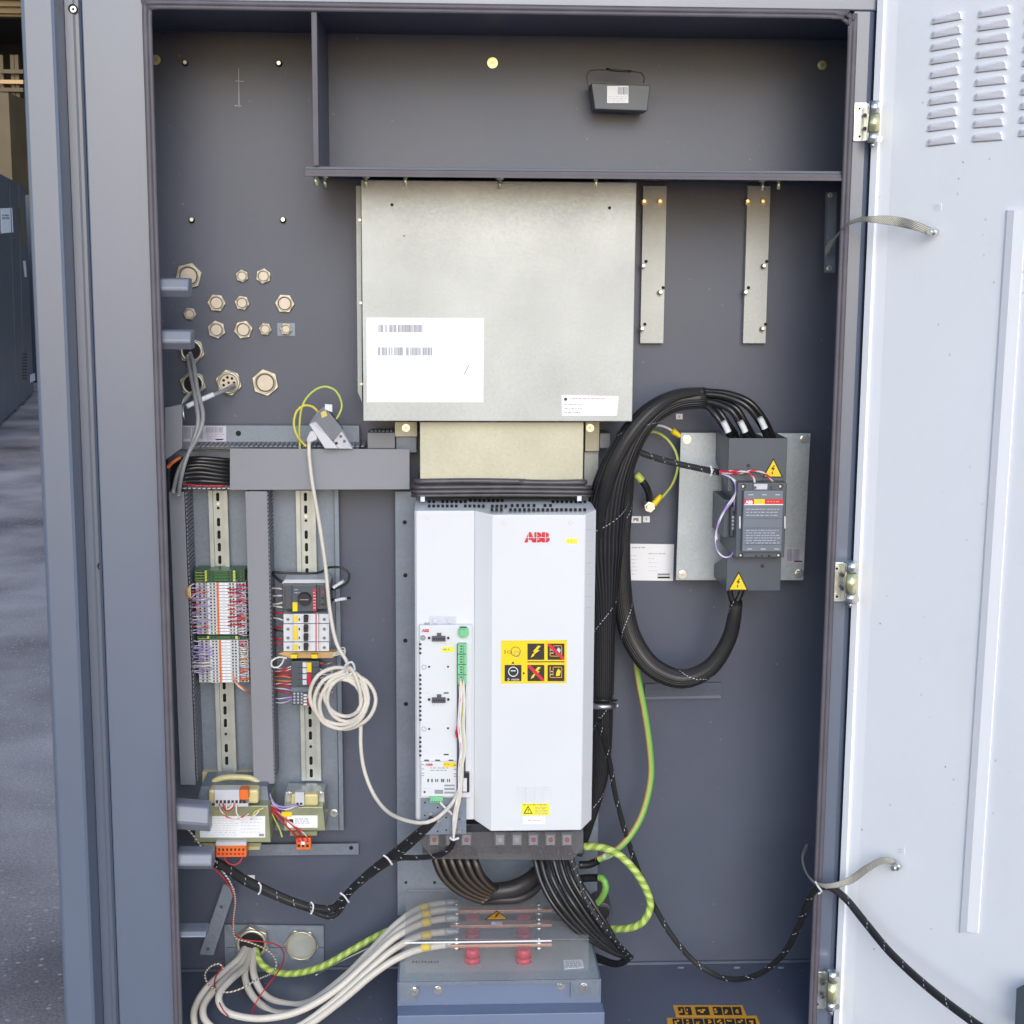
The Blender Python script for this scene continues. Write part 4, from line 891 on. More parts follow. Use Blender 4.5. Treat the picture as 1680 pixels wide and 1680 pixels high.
# breakers
for i, (ya, yb_, lab) in enumerate(((1007.5,1023,'single white circuit breaker, topmost of the row below the knob switch'),(1024,1053,'double white circuit breaker in the middle of its row'),(1054,1069,'single white circuit breaker, lowest of its row'))):
    t = thing('circuit_breaker', lab, 'circuit breaker', P(502, yb_, .22), 'white circuit breakers on the right rail')
    mb = MB(); mb.box(465, ya, 540, yb_-.4, .172, .22, 'white'); mb.box(481.5, ya, 522, yb_-.4, .158, .1718, 'white'); mb.build('housing', t, bev=.0006)
    pf, ps = PY(.158), PY(.172)
    n_ = 2 if i == 1 else 1
    for k in range(n_):
        yc = ya+(yb_-ya)*(k+.5)/n_+1
        for x in (472.5, 532): mb = MB(); mb.cyl(x, yc, .1712, .1717, 2.9, 'ink', 12); mb.rect(x-1.6, yc-.4, x+1.6, yc+.4, PY(.171), 'inkb', .0006); mb.build('terminal_screw', t)
        mb = MB(); mb.box(498, yc-6, 505, yc+5, .149, .1578, 'black'); mb.box(499, yc-5, 506, yc-2, .143, .1489, 'black'); mb.build('toggle', t, bev=.0006)
        mb = MB(); mb.rect(490, yc-2, 492, yc+2, pf, 'inkb'); mb.lines(484,yc-4,488,yc+4,2,pf,'inkf',h=.7,off=.0018); mb.build('marks', t)
    mb = MB(); mb.rect(482, ya+2.5, 489, yb_-2.5, pf, 'yellow'); mb.build('yellow_tag', t)
    mb = MB(); mb.rect(517.5, ya, 519.5, yb_-.4, pf, 'red'); mb.build('red_stripe', t)
t = thing('end_clamp_bar', 'tan plastic bar between white breakers and grey relays', 'bar', P(505, 1082, .2))
mb = MB(); mb.quad([(456,1073),(475,1080),(545,1080),(560,1070),(540,1069.5),(466,1069.5)], .18, .2, 'tan'); mb.build('bar', t, bev=.0008)
for x in (482, 516): mb = MB(); mb.box(x-5, 1074, x+5, 1080, .17, .1798, 'yellow'); mb.build('yellow_tag', t)
# relays
t = thing('relay_block', 'grey relay terminals with white squares and yellow tag below the breakers', 'relay block', P(505, 1158, .22))
mb = MB(); mb.box(478, 1085, 524, 1127, .178, .22, 'grey'); mb.build('housing', t, bev=.0008)
pl = PY(.178)
for k in range(4):
    mb = MB(); y = 1087+k*9.6; mb.box(496.5, y, 503, y+7.5, .172, .1778, 'white'); mb.build('lever', t)
    mb = MB(); mb.cyl(484, y+4, .1772, .1777, 2.6, 'dgrey', 10); mb.cyl(517, y+4, .1772, .1777, 2.6, 'dgrey', 10); mb.rect(488, y+8, 523, y+8.7, pl, 'inkb', .0004); mb.build('screw_row', t)
mb = MB(); mb.rect(503.6, 1087, 511, 1103, PY(.174), 'yellow'); mb.rect(503.6, 1105, 511, 1124, PY(.174), 'redp'); mb.build('tags', t)
mb = MB(); mb.box(478, 1127.5, 508, 1135, .18, .22, 'panelgrey'); mb.box(479, 1135.5, 505, 1157, .182, .22, 'dgrey'); [mb.cyl(483+6*a, 1138+5*b_, .1813, .1818, 1.8, 'inkw', 8) for a in range(3) for b_ in range(4)]; [mb.rect(498, 1139+k*5, 503.5, 1142+k*5, PY(.182), 'paper') for k in range(4)]; mb.build('lower_terminals', t)
mb = MB(); mb.cyl(508, 1143, .172, .181, 4, 'yellow', 12); mb.box(503.8, 1148, 512, 1158, .176, .2, 'redp'); mb.build('indicator', t)
wires('thin wire left of motor switch and breakers', 10, 447, 466, 962, 1062, .205, .19, ['wwire','wwire','wred','wblack','wred'], 'wires left of the switchgear', sag=1, spread=6, r_=1.5)
wires('thin wire left of grey relay block', 12, 448, 480, 1090, 1150, .205, .19, ['wred','rw','worange','pw','wred','wwire'], 'wires left of the relays', sag=3, spread=5, r_=1.2)
wires('thin wire right of grey relay block', 8, 545, 523, 1084, 1150, .21, .19, ['wred','wwire','rw','pw'], 'wires right of the relays', sag=3, spread=5, r_=1.2)
cab1('wire', 'black wire looping out to the right of the motor switch', 'wire', [(446,938,.2),(470,940,.205),(520,940,.2),(540,931,.185),(562,932,.18),(573,942,.18),(570,955,.18),(562,961,.18),(545,967,.185),(535,966,.19)], 2.0, 'wblack', n=8)
cab1('wire', 'black wire running behind the rail into the motor switch', 'wire', [(446,941,.195),(458,952,.2),(468,958,.2)], 2.6, 'wblack', n=8)
cab1('wire', 'short black wire end with a white sleeve right of the motor switch', 'wire', [(540,985,.19),(550,983,.185),(575,981,.18)], 2.1, 'wblack', n=8)
for q, lab in ((((547,964,.178),(556,958,.176),(564,953,.175)),'white sleeve on the looping black wire'),(((550,985,.183),(560,983,.181),(569,982,.179)),'white sleeve on the short black wire end')):
    cab1('wire_sleeve', lab, 'wire sleeve', list(q), 2.8, 'white', n=10)
cab1('wire', 'white wire loop hanging left of the relays', 'wire', [(470,1080,.17),(458,1078,.165),(446,1084,.16),(446,1093,.16),(455,1095,.16),(463,1088,.165),(466,1078,.175)], 1.5, 'wwire', n=8)
for i in range(3): cab1('wire', 'white wire curling out right of the tan bar, '+('smallest','middle','largest')[i]+' curl', 'wire', [(540,1077+i,.185),(556,1074-i*3,.175),(566,1070+i*3,.17),(564,1062+i*5,.17),(556,1066+i*3,.175),(552,1075,.185)], 1.1, 'wwire', 'white wires curling by the tan bar', n=6)
# ------------------------------------------------------------ transformers
t = thing('transformer', 'large transformer with cream windings and long white label, lower left', 'transformer', P(380, 1395, .2))
mb = MB(); mb.quad([(318,1382),(444,1382),(440,1322),(326,1322)], .12, .215, 'olive'); mb.build('core', t, bev=.001)
mb = MB(); mb.quad([(322,1321),(442,1321),(438,1290),(330,1290)], .145, .215, 'galvb'); mb.build('frame', t)
mb = MB(); mb.quad([(332,1290),(440,1290),(440,1266),(332,1266)], .226, .2355, 'cream'); mb.build('mounting_plate', t)
mb = MB(); mb.quad([(342,1319),(424,1319),(424,1296),(342,1296)], .118, .1448, 'cream'); mb.build('lower_coil', t, bev=.004)
mb = MB(); c = [(350,1292,.17),(352,1281,.17),(368,1276,.17),(390,1275,.17),(412,1277,.17),(424,1284,.17),(426,1292,.17)]; mb.tube(c, 5, 'cream', n=10); mb.quad([(354,1293),(422,1293),(418,1281),(358,1281)], .172, .2, 'tan'); mb.build('coil', t)
mb = MB(); mb.box(352, 1296, 393, 1322, .098, .1178, 'ltgrey'); mb.box(393.5, 1296, 407, 1312, .098, .1178, 'orange'); mb.build('terminal_row', t, bev=.0006)
for i in range(8): mb = MB(); mb.rect(354+i*6.4, 1313, 358+i*6.4, 1318, PY(.098), 'inkb'); mb.build('terminal_hole', t)
mb = MB(); mb.box(353, 1318, 407, 1323.5, .1, .1178, 'ltgrey'); mb.build('terminal_foot', t)
pl = PY(.12); mb = MB(); mb.rect(328, 1339, 435, 1374, pl, 'paper'); mb.lines(330, 1341, 392, 1372, 8, pl, 'inkf', h=1); mb.lines(395, 1341, 430, 1368, 5, pl, 'inkf', h=1); mb.rect(425, 1368, 433, 1372, pl, 'ink', .0012); mb.build('label', t)
mb = MB(); mb.quad([(336,1389),(428,1389),(428,1383),(326,1383)], .135, .2, 'olive'); mb.build('lower_flange', t)
mb = MB(); mb.box(405, 1383.5, 426, 1394, .15, .2, 'cream'); mb.build('lower_coil_end', t)
mb = MB(); mb.box(354, 1381.5, 404, 1388, .108, .119, 'ltgrey'); mb.box(355, 1388.5, 404, 1406, .105, .135, 'orange'); [mb.rect(358+i*6.6, 1392, 361+i*6.6, 1396, PY(.105), 'inkb') for i in range(7)]; [mb.rect(357+i*6.6, 1399, 361+i*6.6, 1403, PY(.105), 'redp') for i in range(7)]; mb.build('orange_plug', t, bev=.0006)
t = thing('transformer', 'small transformer with white label, right of the large one', 'transformer', P(500, 1368, .2))
mb = MB(); mb.quad([(465,1363),(534,1363),(530,1324),(468,1324)], .15, .22, 'olive'); mb.build('core', t, bev=.001)
mb = MB(); mb.quad([(466,1323),(533,1323),(532,1300),(468,1300)], .175, .22, 'rail'); mb.build('frame', t, bev=.001)
mb = MB(); mb.quad([(476,1322),(522,1322),(522,1303),(478,1303)], .158, .1748, 'cream'); mb.build('coil', t, bev=.003)
mb = MB(); mb.box(484, 1300, 499, 1322, .145, .1578, 'ltgrey'); [mb.rect(486+i*6, 1317, 490+i*6, 1320.5, PY(.145), 'inkb') for i in range(2)]; mb.build('terminal_row', t, bev=.0005)
pl = PY(.15); mb = MB(); mb.rect(471, 1338, 521, 1358, pl, 'paper'); mb.rect(474,1344,481,1351,pl,'inkb',.0012); mb.lines(484,1342,518,1352,3,pl,'ink',h=1,fill=.5); mb.build('label', t)
mb = MB(); mb.rect(462, 1332, 479, 1340, PY(.149), 'yellow'); mb.build('yellow_tag', t)
mb = MB(); mb.box(476, 1364, 520, 1371, .165, .21, 'olive'); mb.build('lower_flange', t)
for q in ((474,1303),(526,1303)): bo(q[0], q[1], .1748, 3, 'zinc', t)
t = thing('terminal_plug', 'small orange terminal plug hanging under the small transformer', 'terminal plug', P(498, 1394, .17))
mb = MB(); mb.box(486, 1375, 510, 1394, .16, .18, 'orange'); mb.build('body', t, bev=.0008)
mb = MB()
for i in range(3):
    for j in range(2): mb.rect(488+i*7, 1377.5+j*8, 492.5+i*7, 1382+j*8, PY(.16), 'redp' if j == 0 else 'inkb')
mb.rect(494,1381,500,1386,PY(.16),'paper',.0012); mb.build('contacts', t)
t = thing('metal_bar', 'flat grey metal bar across the back wall below the transformers', 'metal bar', P(500, 1402, .235))
mb = MB(); mb.quad([(408,1404),(588,1402),(588,1384),(408,1386)], .235, .2375, 'galvb'); mb.build('bar', t)
mb = MB(); mb.cyl(576, 1391, .2344, .2349, 3.5, 'hole'); mb.build('hole', t)
# wires of the transformers
for i, (k, pts, r_) in enumerate((('wred',[(430,1286,.185),(432,1305,.17),(437,1318,.16),(455,1340,.15),(475,1360,.15),(490,1377,.158)],1.6),('wred',[(436,1286,.185),(437,1308,.165),(445,1325,.155),(470,1345,.148),(488,1362,.15),(497,1378,.158)],1.6),
  ('rw',[(441,1286,.185),(440,1310,.17),(452,1328,.155),(478,1350,.147),(500,1368,.15),(504,1378,.158)],1.3),('wred',[(427,1286,.185),(425,1300,.17),(430,1320,.16),(440,1330,.16)],1.4))):
    cab1('wire', ('leftmost long red wire','second long red wire','red and white wire','short red wire')[i]+' dropping from the middle duct towards the orange plug', 'wire', pts, r_, k, 'red wires between duct and terminal plug', n=8)
cab1('wire', 'green and yellow wire hanging free between the two transformers', 'wire', [(438,1290,.18),(440,1312,.165),(448,1338,.16),(458,1358,.16),(463,1373,.16)], 1.6, 'gys', n=8)
for i, (k, pts) in enumerate((('wpurple',[(441,1300,.165),(450,1318,.15),(465,1324,.145),(488,1320,.142)]),('pw',[(440,1304,.165),(452,1323,.15),(468,1328,.145),(493,1321,.142)]))):
    cab1('wire', ('upper','lower')[i]+' lilac wire reaching the terminals of the small transformer', 'wire', pts, 1.4, k, 'lilac wires to the small transformer', n=8)
cab1('zip_tie', 'white cable tie round the red wires beside the large transformer', 'cable tie', [(431,1313,.163),(437,1311,.155),(444,1313,.163)], 1.4, 'white', n=6)
for i, (k, pts) in enumerate((('rw',[(360,1318,.096),(362,1330,.09),(372,1340,.088),(385,1344,.09),(398,1340,.095),(408,1335,.1)]),('wwire',[(388,1318,.096),(388,1334,.09),(398,1345,.088),(415,1340,.09),(425,1330,.1)]),('wred',[(366,1318,.096),(370,1330,.09),(380,1328,.09),(384,1318,.096)]),('wyellow',[(412,1345,.1),(418,1332,.1),(432,1326,.11)]),('wwire',[(372,1318,.096),(372,1328,.09),(380,1324,.09),(382,1318,.096)]))):
    cab1('wire', ('red and white wire','white wire','short red wire','yellow wire','short white wire')[i]+' looping over the front of the large transformer', 'wire', pts, 1.3, k, n=6)
cab1('wire', 'pink wire loop hanging below the wide orange plug', 'wire', [(368,1404,.115),(372,1414,.11),(382,1419,.11),(393,1415,.11),(398,1404,.115)], 1.3, 'wred', n=6)
# inside the uncovered duct end
for i in range(7):
    y = 752+i*6.2
    cab1('cable', 'black cable lying in the uncovered duct end, '+('topmost','second','third','fourth','fifth','sixth','lowest')[i]+' of seven', 'cable', [(282,y+18,.2),(296,y+3,.19-.003*i),(325,y-3+abs(i-3),.185-.002*(i%2)),(360,y+2,.19),(390,y+5,.2)], 4.2, 'blackc', 'black cables in the uncovered duct', n=8)
cab1('cable', 'orange-red cable at the left end of the uncovered duct', 'cable', [(276,766,.165),(284,758,.16),(296,750,.165)], 3, 'worange', n=8)
cab1('wire', 'dark red wire at the bottom of the uncovered duct', 'wire', [(300,794,.17),(330,797,.168),(370,797,.17)], 1.6, 'wred', n=6)
# grey cables from the gland, lower left of plugs
for i, pts in enumerate(([(312,580,.235),(318,600,.2),(324,640,.17),(333,680,.15),(327,710,.14),(308,745,.135),(292,775,.135),(284,808,.14)], [(308,584,.23),(312,610,.2),(320,650,.165),(325,690,.145),(318,720,.14),(303,760,.13),(296,790,.13),(293,812,.14)])):
    cab1('cable', ('grey cable hanging from the upper left gland, outer of two','grey cable hanging from the upper left gland, inner of two')[i], 'cable', pts, 3.6, 'gcable', n=12)
cab1('cable', 'short grey cable end coming out of the multi-hole gland', 'cable', [(384,632,.24),(370,640,.2),(350,648,.18),(340,652,.175)], 3.6, 'gcable', n=12)
cab1('wire_sleeve', 'white sleeve on the short grey cable by the glands', 'wire sleeve', [(350,647,.179),(330,656,.17),(306,667,.16)], 4.4, 'white', n=10)
for i in range(4): cab1('wire', 'loose '+('silvery','white')[i%2]+' wire end below the grey cables, '+('rightmost','second','third','leftmost')[i], 'wire', [(318,640,.2),(308-i*2,655,.18),(300-i,668+i*3,.165),(303-i*2,690-i*6,.16)], 1.6, 'wwire' if i % 2 else 'steel', 'loose wire ends under the glands', n=6)
# tilted clear module on top of the duct
t = thing('power_module', 'tilted small grey and clear module lying behind the top duct', 'module', P(540, 735, .17))
mb = MB(); mb.quad([(533,736),(555,736),(518,692),(507,696)], .14, .155, 'ltgrey'); mb.build('casing_side', t, bev=.0008)
mb = MB(); mb.quad([(546,726),(562,705),(540,675),(530,671),(516,692)], .148, .17, 'dgrey'); mb.build('housing', t, bev=.0008)
mb = MB(); mb.quad([(556,736),(578,736),(556,700),(546,722)], .15, .17, 'ltgrey'); [mb.cyl(a, b_, .1494, .1499, 2.6, 'inkb', 8) for a, b_ in ((559,716),(565,724),(552,727))]; mb.build('terminal_end', t)
mb = MB(); mb.quad([(508,694),(520,676),(531,667),(560,700),(580,736),(566,736)], .138, .1385, 'film'); mb.build('clear_cover', t)
mb = MB(); mb.quad([(528,686),(537,682),(534,673),(526,677)], .144, .1475, 'yellow'); mb.build('yellow_tag', t)
mb = MB(); mb.quad([(533,672),(545,676),(545,664),(533,663)], .142, .1475, 'white'); mb.build('white_clip', t)
cab1('earth_wire', 'green and yellow wire arching high over the tilted module', 'wire', [(492,738,.17),(491,700,.165),(496,665,.16),(512,643,.16),(532,634,.16),(551,641,.16),(560,658,.16),(560,672,.16),(552,688,.155)], 2.1, 'gys', n=8)
cab1('earth_wire', 'yellow wire loop in a smaller arc left of the tilted module', 'wire', [(502,732,.165),(488,716,.16),(482,695,.16),(487,674,.16),(500,665,.16),(514,668,.155),(522,676,.15)], 2.1, 'wyellow', n=8)
mb = MB(); mb.quad([(505,728),(520,722),(521,706),(508,708),(502,722)], .142, .155, 'ltgrey'); mb.build('network_plug', label='grey plug where the long white cable starts beside the tilted module', cat='plug', bev=.002)
# long white cable with its coil
pts = [(507,724,.145),(507,745,.14),(512,790,.14),(524,860,.14),(534,930,.138),(541,1000,.135),(552,1055,.13),(570,1088,.12)]
cx, cy = 563, 1147
for k in range(41):
    a = -math.pi/2-2*math.pi*k/8; rx, ry = 40+11*math.sin(k*.29+.6), 41+9*math.sin(k*.26+1.5)
    pts.append((cx+6*math.sin(k*.21)+rx*math.cos(a), cy+5*math.sin(k*.37+1)+ry*math.sin(a), .125-.004*((k*3) % 4)))
pts += [(575,1095,.118),(590,1130,.115),(592,1180,.12),(592,1225,.12),(598,1265,.115),(613,1303,.105),(634,1330,.08),(660,1344,.05),(690,1350,.028),(712,1345,.022),(733,1328,.02),(748,1308,.018),(757,1280,.016),(757,1230,.016),(754,1180,.018),(757,1135,.022)]
cab1('network_cable', 'long off-white cable looped into a coil left of the white drive', 'cable', pts, 3.3, 'wcable', n=10, step=.008)
cab1('zip_tie', 'white tie holding the top of the coiled cable', 'cable tie', [(570,1104,.12),(566,1092,.108),(577,1086,.105),(582,1098,.112),(574,1107,.12)], 2, 'white', n=6)
# wires over the drive's control panel
for i in range(9):
    xo_ = random.uniform(-4, 5); k = ('wwire','wwire','wcable','wwire','pw','wcable','rw','gys','wwire')[i]
    cab1('control_wire', 'thin '+WC[k]+' wire down from the green drive terminals, '+('leftmost','second','third','fourth','middle','sixth','seventh','eighth','rightmost')[i]+' of nine', 'wire', [(757+(i-4)*.8, 1118+random.uniform(-8,14), .022), (758+xo_, 1150, .016), (756+xo_*1.2, 1190, .014), (759+xo_, 1230, .013), (755+xo_*.7, 1262, .012), (754+xo_*.6, 1300, .013), (747+xo_*.7, 1335, .014), (745+xo_*.4, 1360, .016), (744, 1377, .02)], 1.5, k, 'thin wires over the drive control panel', n=6)
cab1('control_wire', 'dark red wire beside the green terminals', 'wire', [(752,1180,.02),(750,1195,.018),(748,1203,.018),(751,1212,.02)], 1.8, 'wred', n=6)
cab1('control_wire', 'short white wire crossing down to the clamp plate', 'wire', [(722,1316,.026),(730,1325,.022),(738,1332,.02),(742,1336,.022)], 2, 'wwire', n=6)
# black harness below
def harness(name, lab, pts, r_, fl=(.03, .004, .0005), **kw):
    return cab1(name, lab, 'cable', pts, r_, 'sleeve', n=12, fleck=fl, **kw)
harness('cable_harness', 'thick black sleeved cable sagging from the left keeper up to the drive', [(352,1414,.11),(372,1425,.12),(400,1443,.13),(430,1458,.135),(470,1476,.135),(510,1489,.13),(545,1491,.125),(560,1478,.12),(580,1456,.11),(610,1430,.1),(640,1408,.085),(672,1382,.06),(692,1364,.04),(706,1350,.03),(712,1342,.03)], [8,8.5,8.5,8,7.5,7,6,7,8.5,9,9,8,7])
harness('cable_harness', 'thinner black sleeved cable from below the clamp plate to the harness', [(744,1376,.022),(740,1390,.025),(722,1402,.04),(690,1407,.06),(655,1408,.08),(630,1418,.09),(600,1440,.1),(574,1465,.11),(560,1490,.118),(545,1504,.12),(525,1500,.12),(508,1492,.125)], 4.6)
for q in ((429,1457,.122),(515,1489,.117),(567,1472,.105),(638,1410,.072)):
    x, y, Y = q; cab1('zip_tie', {429:'white cable tie on the sagging harness, leftmost',515:'white cable tie at the low point of the harness',567:'white cable tie on the rising harness above its loop',638:'white cable tie near the top right of the harness'}[x], 'cable tie', [(x-5,y-9,Y),(x-1,y-4,Y-.003),(x-2,y+5,Y-.003),(x-5,y+10,Y)] if x < 550 else [(x-9,y-7,Y),(x-2,y-2,Y-.003),(x+3,y+5,Y-.003),(x+5,y+8,Y)], 1.6, 'white', n=6)
cab1('zip_tie', 'white cable tie on the small harness below the clamp plate', 'cable tie', [(739,1375,.02),(744,1378,.014),(752,1375,.02)], 2, 'white', n=6)
t = thing('bracket_bar', 'slanting flat grey bracket bar at the lower left', 'bracket', P(340, 1565, .2))
mb = MB(); mb.quad([(327,1566),(350,1567),(386,1458),(367,1450)], .2, .203, 'galvb'); mb.build('bar', t)
mb = MB(); [mb.cyl(a, b_, .1994, .1999, 3, 'dgrey') for a, b_ in ((363,1488),(341,1557))]; mb.build('hole', t)
mb = MB(); mb.rect(404, 1436, 418, 1450, PY(.2495), 'paper'); mb.build('paper_tag', label='small white tag stuck on the back wall behind the harness', cat='tag')
t = thing('gland_plate', 'galvanised plate with a cable-filled gland and a big blanking plug', 'metal plate', P(455, 1603, .24))
mb = MB(); mb.quad([(370,1604),(532,1602),(531,1519),(368,1517)], .243, .2465, 'galvb'); mb.rect(372,1554,530,1554.8,PY(.243),'inkb',.0004); mb.build('plate', t)
c = P(413, 1549, .24); t2 = thing('cable_gland', 'big brass gland on the lower plate with the white cables through it', 'cable gland', c)
mb = MB(); hexa(mb, 413, 1549, .228, .2428, 30, 'brass', .4); mb.ring(413, 1549, .226, 23, 3, 'brass'); mb.build('hex_nut', t2, bev=.0008)
mb = MB(); mb.cyl(413, 1550, .2275, .2279, 21, 'hole'); mb.build('opening', t2)
c = P(494, 1552, .24); t2 = thing('blanking_plug', 'big round blanking plug on the lower plate right of the white cables', 'blanking plug', c)
mb = MB(); hexa(mb, 494, 1552, .236, .2428, 29, 'brass', .1); mb.build('hex_nut', t2, bev=.0008)
mb = MB(); mb.cyl(494, 1552, .232, .2359, 25, 'brass', 32); mb.ring(494, 1552, .2322, 24, 1.5, 'brass'); mb.cyl(494,1552,.2318,.2319,19,'rail',28); mb.build('face', t2)
# white power cables
wc = [
 ('white power cable, lowest and outermost of those sweeping left', [(403,1553,.235),(392,1572,.2),(368,1594,.16),(340,1620,.12),(322,1648,.09),(318,1672,.07),(330,1700,.06),(380,1716,.05),(450,1705,.04),(505,1682,.04),(560,1642,.045),(610,1600,.055),(650,1573,.065),(690,1557,.07),(736,1549,.075)]),
 ('white power cable just inside the outermost one', [(407,1555,.235),(396,1580,.19),(370,1606,.14),(345,1632,.1),(333,1655,.07),(340,1678,.05),(375,1700,.04),(430,1704,.04),(490,1684,.045),(545,1645,.05),(600,1596,.065),(645,1558,.08),(690,1535,.1),(736,1528,.1)]),
 ('white power cable dipping in the middle of the group', [(411,1556,.235),(402,1585,.18),(380,1606,.12),(361,1628,.08),(361,1648,.06),(380,1664,.05),(430,1671,.045),(490,1659,.05),(550,1625,.06),(605,1577,.08),(650,1537,.1),(695,1514,.12),(736,1506,.125)]),
 ('white power cable dropping nearly straight from the gland', [(413,1556,.235),(404,1580,.2),(402,1603,.17),(410,1627,.14),(428,1648,.12),(455,1662,.1),(500,1655,.09),(560,1616,.09),(610,1567,.1),(655,1525,.12),(695,1500,.14),(736,1492,.15)]),
 ('white power cable innermost, closest to the green and yellow one', [(419,1554,.235),(415,1580,.2),(418,1604,.17),(432,1630,.15),(460,1645,.13),(505,1645,.12),(560,1607,.12),(605,1563,.13),(650,1517,.15),(690,1490,.17),(736,1481,.175)])]
for lab, pts in wc: cab1('power_cable', lab, 'cable', pts, 6.0, 'wcable', 'white power cables to the busbars', n=14)
for i, (x, y, Y) in enumerate(((699,1553,.069),(700,1534,.098),(700,1513,.118),(700,1500,.137),(697,1489,.165))):
    cab1('cable_marker', 'yellow marker ring on a white power cable, '+('frontmost','second from the front','third from the front','fourth from the front','rearmost')[i], 'marker', [(x-7,y+1.5,Y),(x,y,Y),(x+7,y-1.5,Y)], 6.9, 'yellow', 'yellow rings on the white cables', n=14)
    cab1('cable_lug', 'silver lug at the end of a white power cable, '+('frontmost','second from the front','third from the front','fourth from the front','rearmost')[i], 'cable lug', [((730,1549,.074),(730,1529,.1),(730,1507,.124),(730,1493,.149),(730,1482,.174))[i], ((741,1549,.075),(741,1528,.1),(741,1506,.125),(741,1492,.15),(741,1481,.175))[i], ((752,1549,.075),(752,1528,.1),(752,1506,.125),(752,1492,.15),(752,1481,.175))[i]], [6.2,6.2,4], 'galvc', 'lugs on the white cables', n=10)
cab1('earth_cable', 'bright yellow-green twisted cable from the lower gland to the busbar tray', 'cable', [(420,1556,.232),(424,1574,.21),(438,1589,.2),(462,1597,.19),(492,1596,.18),(530,1585,.17),(575,1560,.17),(610,1540,.18),(640,1526,.19),(680,1518,.2)], 5.6, 'gyt', n=14)
cab1('thin_wire', 'brown and white twisted wire wandering from the keeper to the white cables', 'wire', [(299,1350,.12),(318,1372,.12),(335,1395,.12),(348,1405,.11),(358,1420,.11),(378,1448,.12),(386,1475,.14),(383,1510,.17),(386,1538,.19),(410,1546,.2),(440,1560,.18),(453,1578,.16),(448,1595,.14),(420,1608,.1),(395,1622,.08),(370,1628,.08),(345,1618,.1),(336,1600,.12),(345,1586,.14),(360,1581,.15),(366,1590,.15)], 1.5, 'bw', n=6)
cab1('thin_wire', 'thin red wire following the twisted wire down to the floor', 'wire', [(345,1420,.12),(362,1435,.12),(378,1458,.13),(385,1485,.15),(381,1520,.18),(395,1540,.2),(440,1546,.2),(460,1554,.19),(466,1570,.17),(458,1592,.14),(438,1618,.11),(420,1645,.09),(412,1665,.09)], 1.1, 'wred', n=6)
cab1('thin_wire', 'thin red wire curling among the white cables', 'wire', [(366,1585,.15),(352,1610,.12),(362,1650,.05),(375,1668,.04)], 1.1, 'wred', n=6)
cab1('zip_tie', 'loose white tie strip lying left of the busbar tray', 'cable tie', [(518,1600,.17),(560,1577,.16),(620,1548,.16)], 1.2, 'steel', n=6)
# black power cables under the drive
for i in range(6):
    x = 714+i*12.5; f = i/5
    cab1('motor_cable', 'brown-edged flat cable bending down under the drive, '+('leftmost','second','third','fourth','fifth','sixth')[i]+' from the left', 'cable', [(x,1396,.09),(x+1+2*f,1412,.085-.004*i),(x+14-2*f,1440-6*f,.085-.004*i),(x+42-16*f,1464-14*f,.1-.003*i),(x+78-40*f,1478-20*f,.115)], 6.3, 'brownc', 'cables from the left drive terminals', n=12)
cab1('cable_ring', 'black hose lying as a low arc behind the clear cover under the drive', 'hose', [(792,1466,.13),(812,1462,.12),(840,1458,.12),(868,1444,.13),(888,1420,.15),(890,1398,.16)], [15,14,14,13,11,10], 'hose', n=16)
cab1('cable_ring', 'grey-black hose just below the other one behind the clear cover', 'hose', [(790,1478,.135),(820,1476,.13),(850,1474,.13),(875,1462,.14),(893,1440,.16)], [7,8,8,7,6], 'hose', n=14)
lab6 = 'black power cable sweeping down right from the drive terminals'
for i in range(7):
    x = 875+i*10.2; f = i/6
    cab1('motor_cable', lab6+', '+('leftmost','second','third','fourth','fifth','sixth','seventh')[i]+' from the left', 'cable', [(x,1395,.09),(x+3,1412,.08),(x+12+2*f,1445,.07-.004*(i%3)),(x+34+4*f,1486-2*f,.055-.004*(i%2)),(x+72-8*f,1528-2*f,.05),(1010-10*(1-f)+4*f,1560-8*f+2*(i%3),.055),(1028+(i%3)*2,1572-4*f,.07),(1012,1583-3*f,.09),(975,1572-5*f,.12),(930,1550-4*f,.15),(880,1535,.17)], 4.6, 'blackc', 'black power cables right of the tray', n=10, step=.008)
cab1('motor_cable', 'black flecked sleeve on the rightmost of the sweeping power cables', 'cable', [(935,1400,.07),(948,1440,.06),(964,1480,.045),(990,1520,.035),(1020,1555,.045),(1036,1571,.06)], 4.2, 'sleeve', n=10, fleck=(.012,.003,.0005))
# earth cables on the right
cab1('earth_cable', 'plain green and yellow earth cable curving down beside the black bundle', 'cable', [(1035,1000,.2),(1040,1050,.2),(1047,1110,.195),(1058,1170,.19),(1066,1225,.185),(1068,1275,.18),(1056,1330,.17),(1035,1370,.16),(1008,1397,.15),(978,1412,.15)], 5.2, 'gy', n=14)
cab1('cable_end_sleeve', 'black end sleeve on the plain earth cable', 'sleeve', [(982,1411,.15),(968,1418,.152),(950,1419,.155)], 6.5, 'blackc', n=12)
cab1('wire_sleeve', 'white marker on the lower end of the plain earth cable', 'wire sleeve', [(1006,1399,.15),(998,1403,.15),(990,1406,.15)], 5.8, 'white', n=12)
cab1('earth_cable', 'bright twisted green and yellow cable making a wide loop right of the drive foot', 'cable', [(960,1389,.13),(985,1390,.12),(1012,1400,.11),(1038,1424,.1),(1058,1455,.1),(1067,1485,.1),(1055,1512,.1),(1030,1523,.11),(998,1524,.13)], 6.2, 'gyt', n=14)
cab1('cable_lug', 'brass-coloured lug where the twisted loop starts', 'cable lug', [(950,1388,.135),(957,1389,.133),(965,1389,.13)], 6.5, 'brass', n=12)
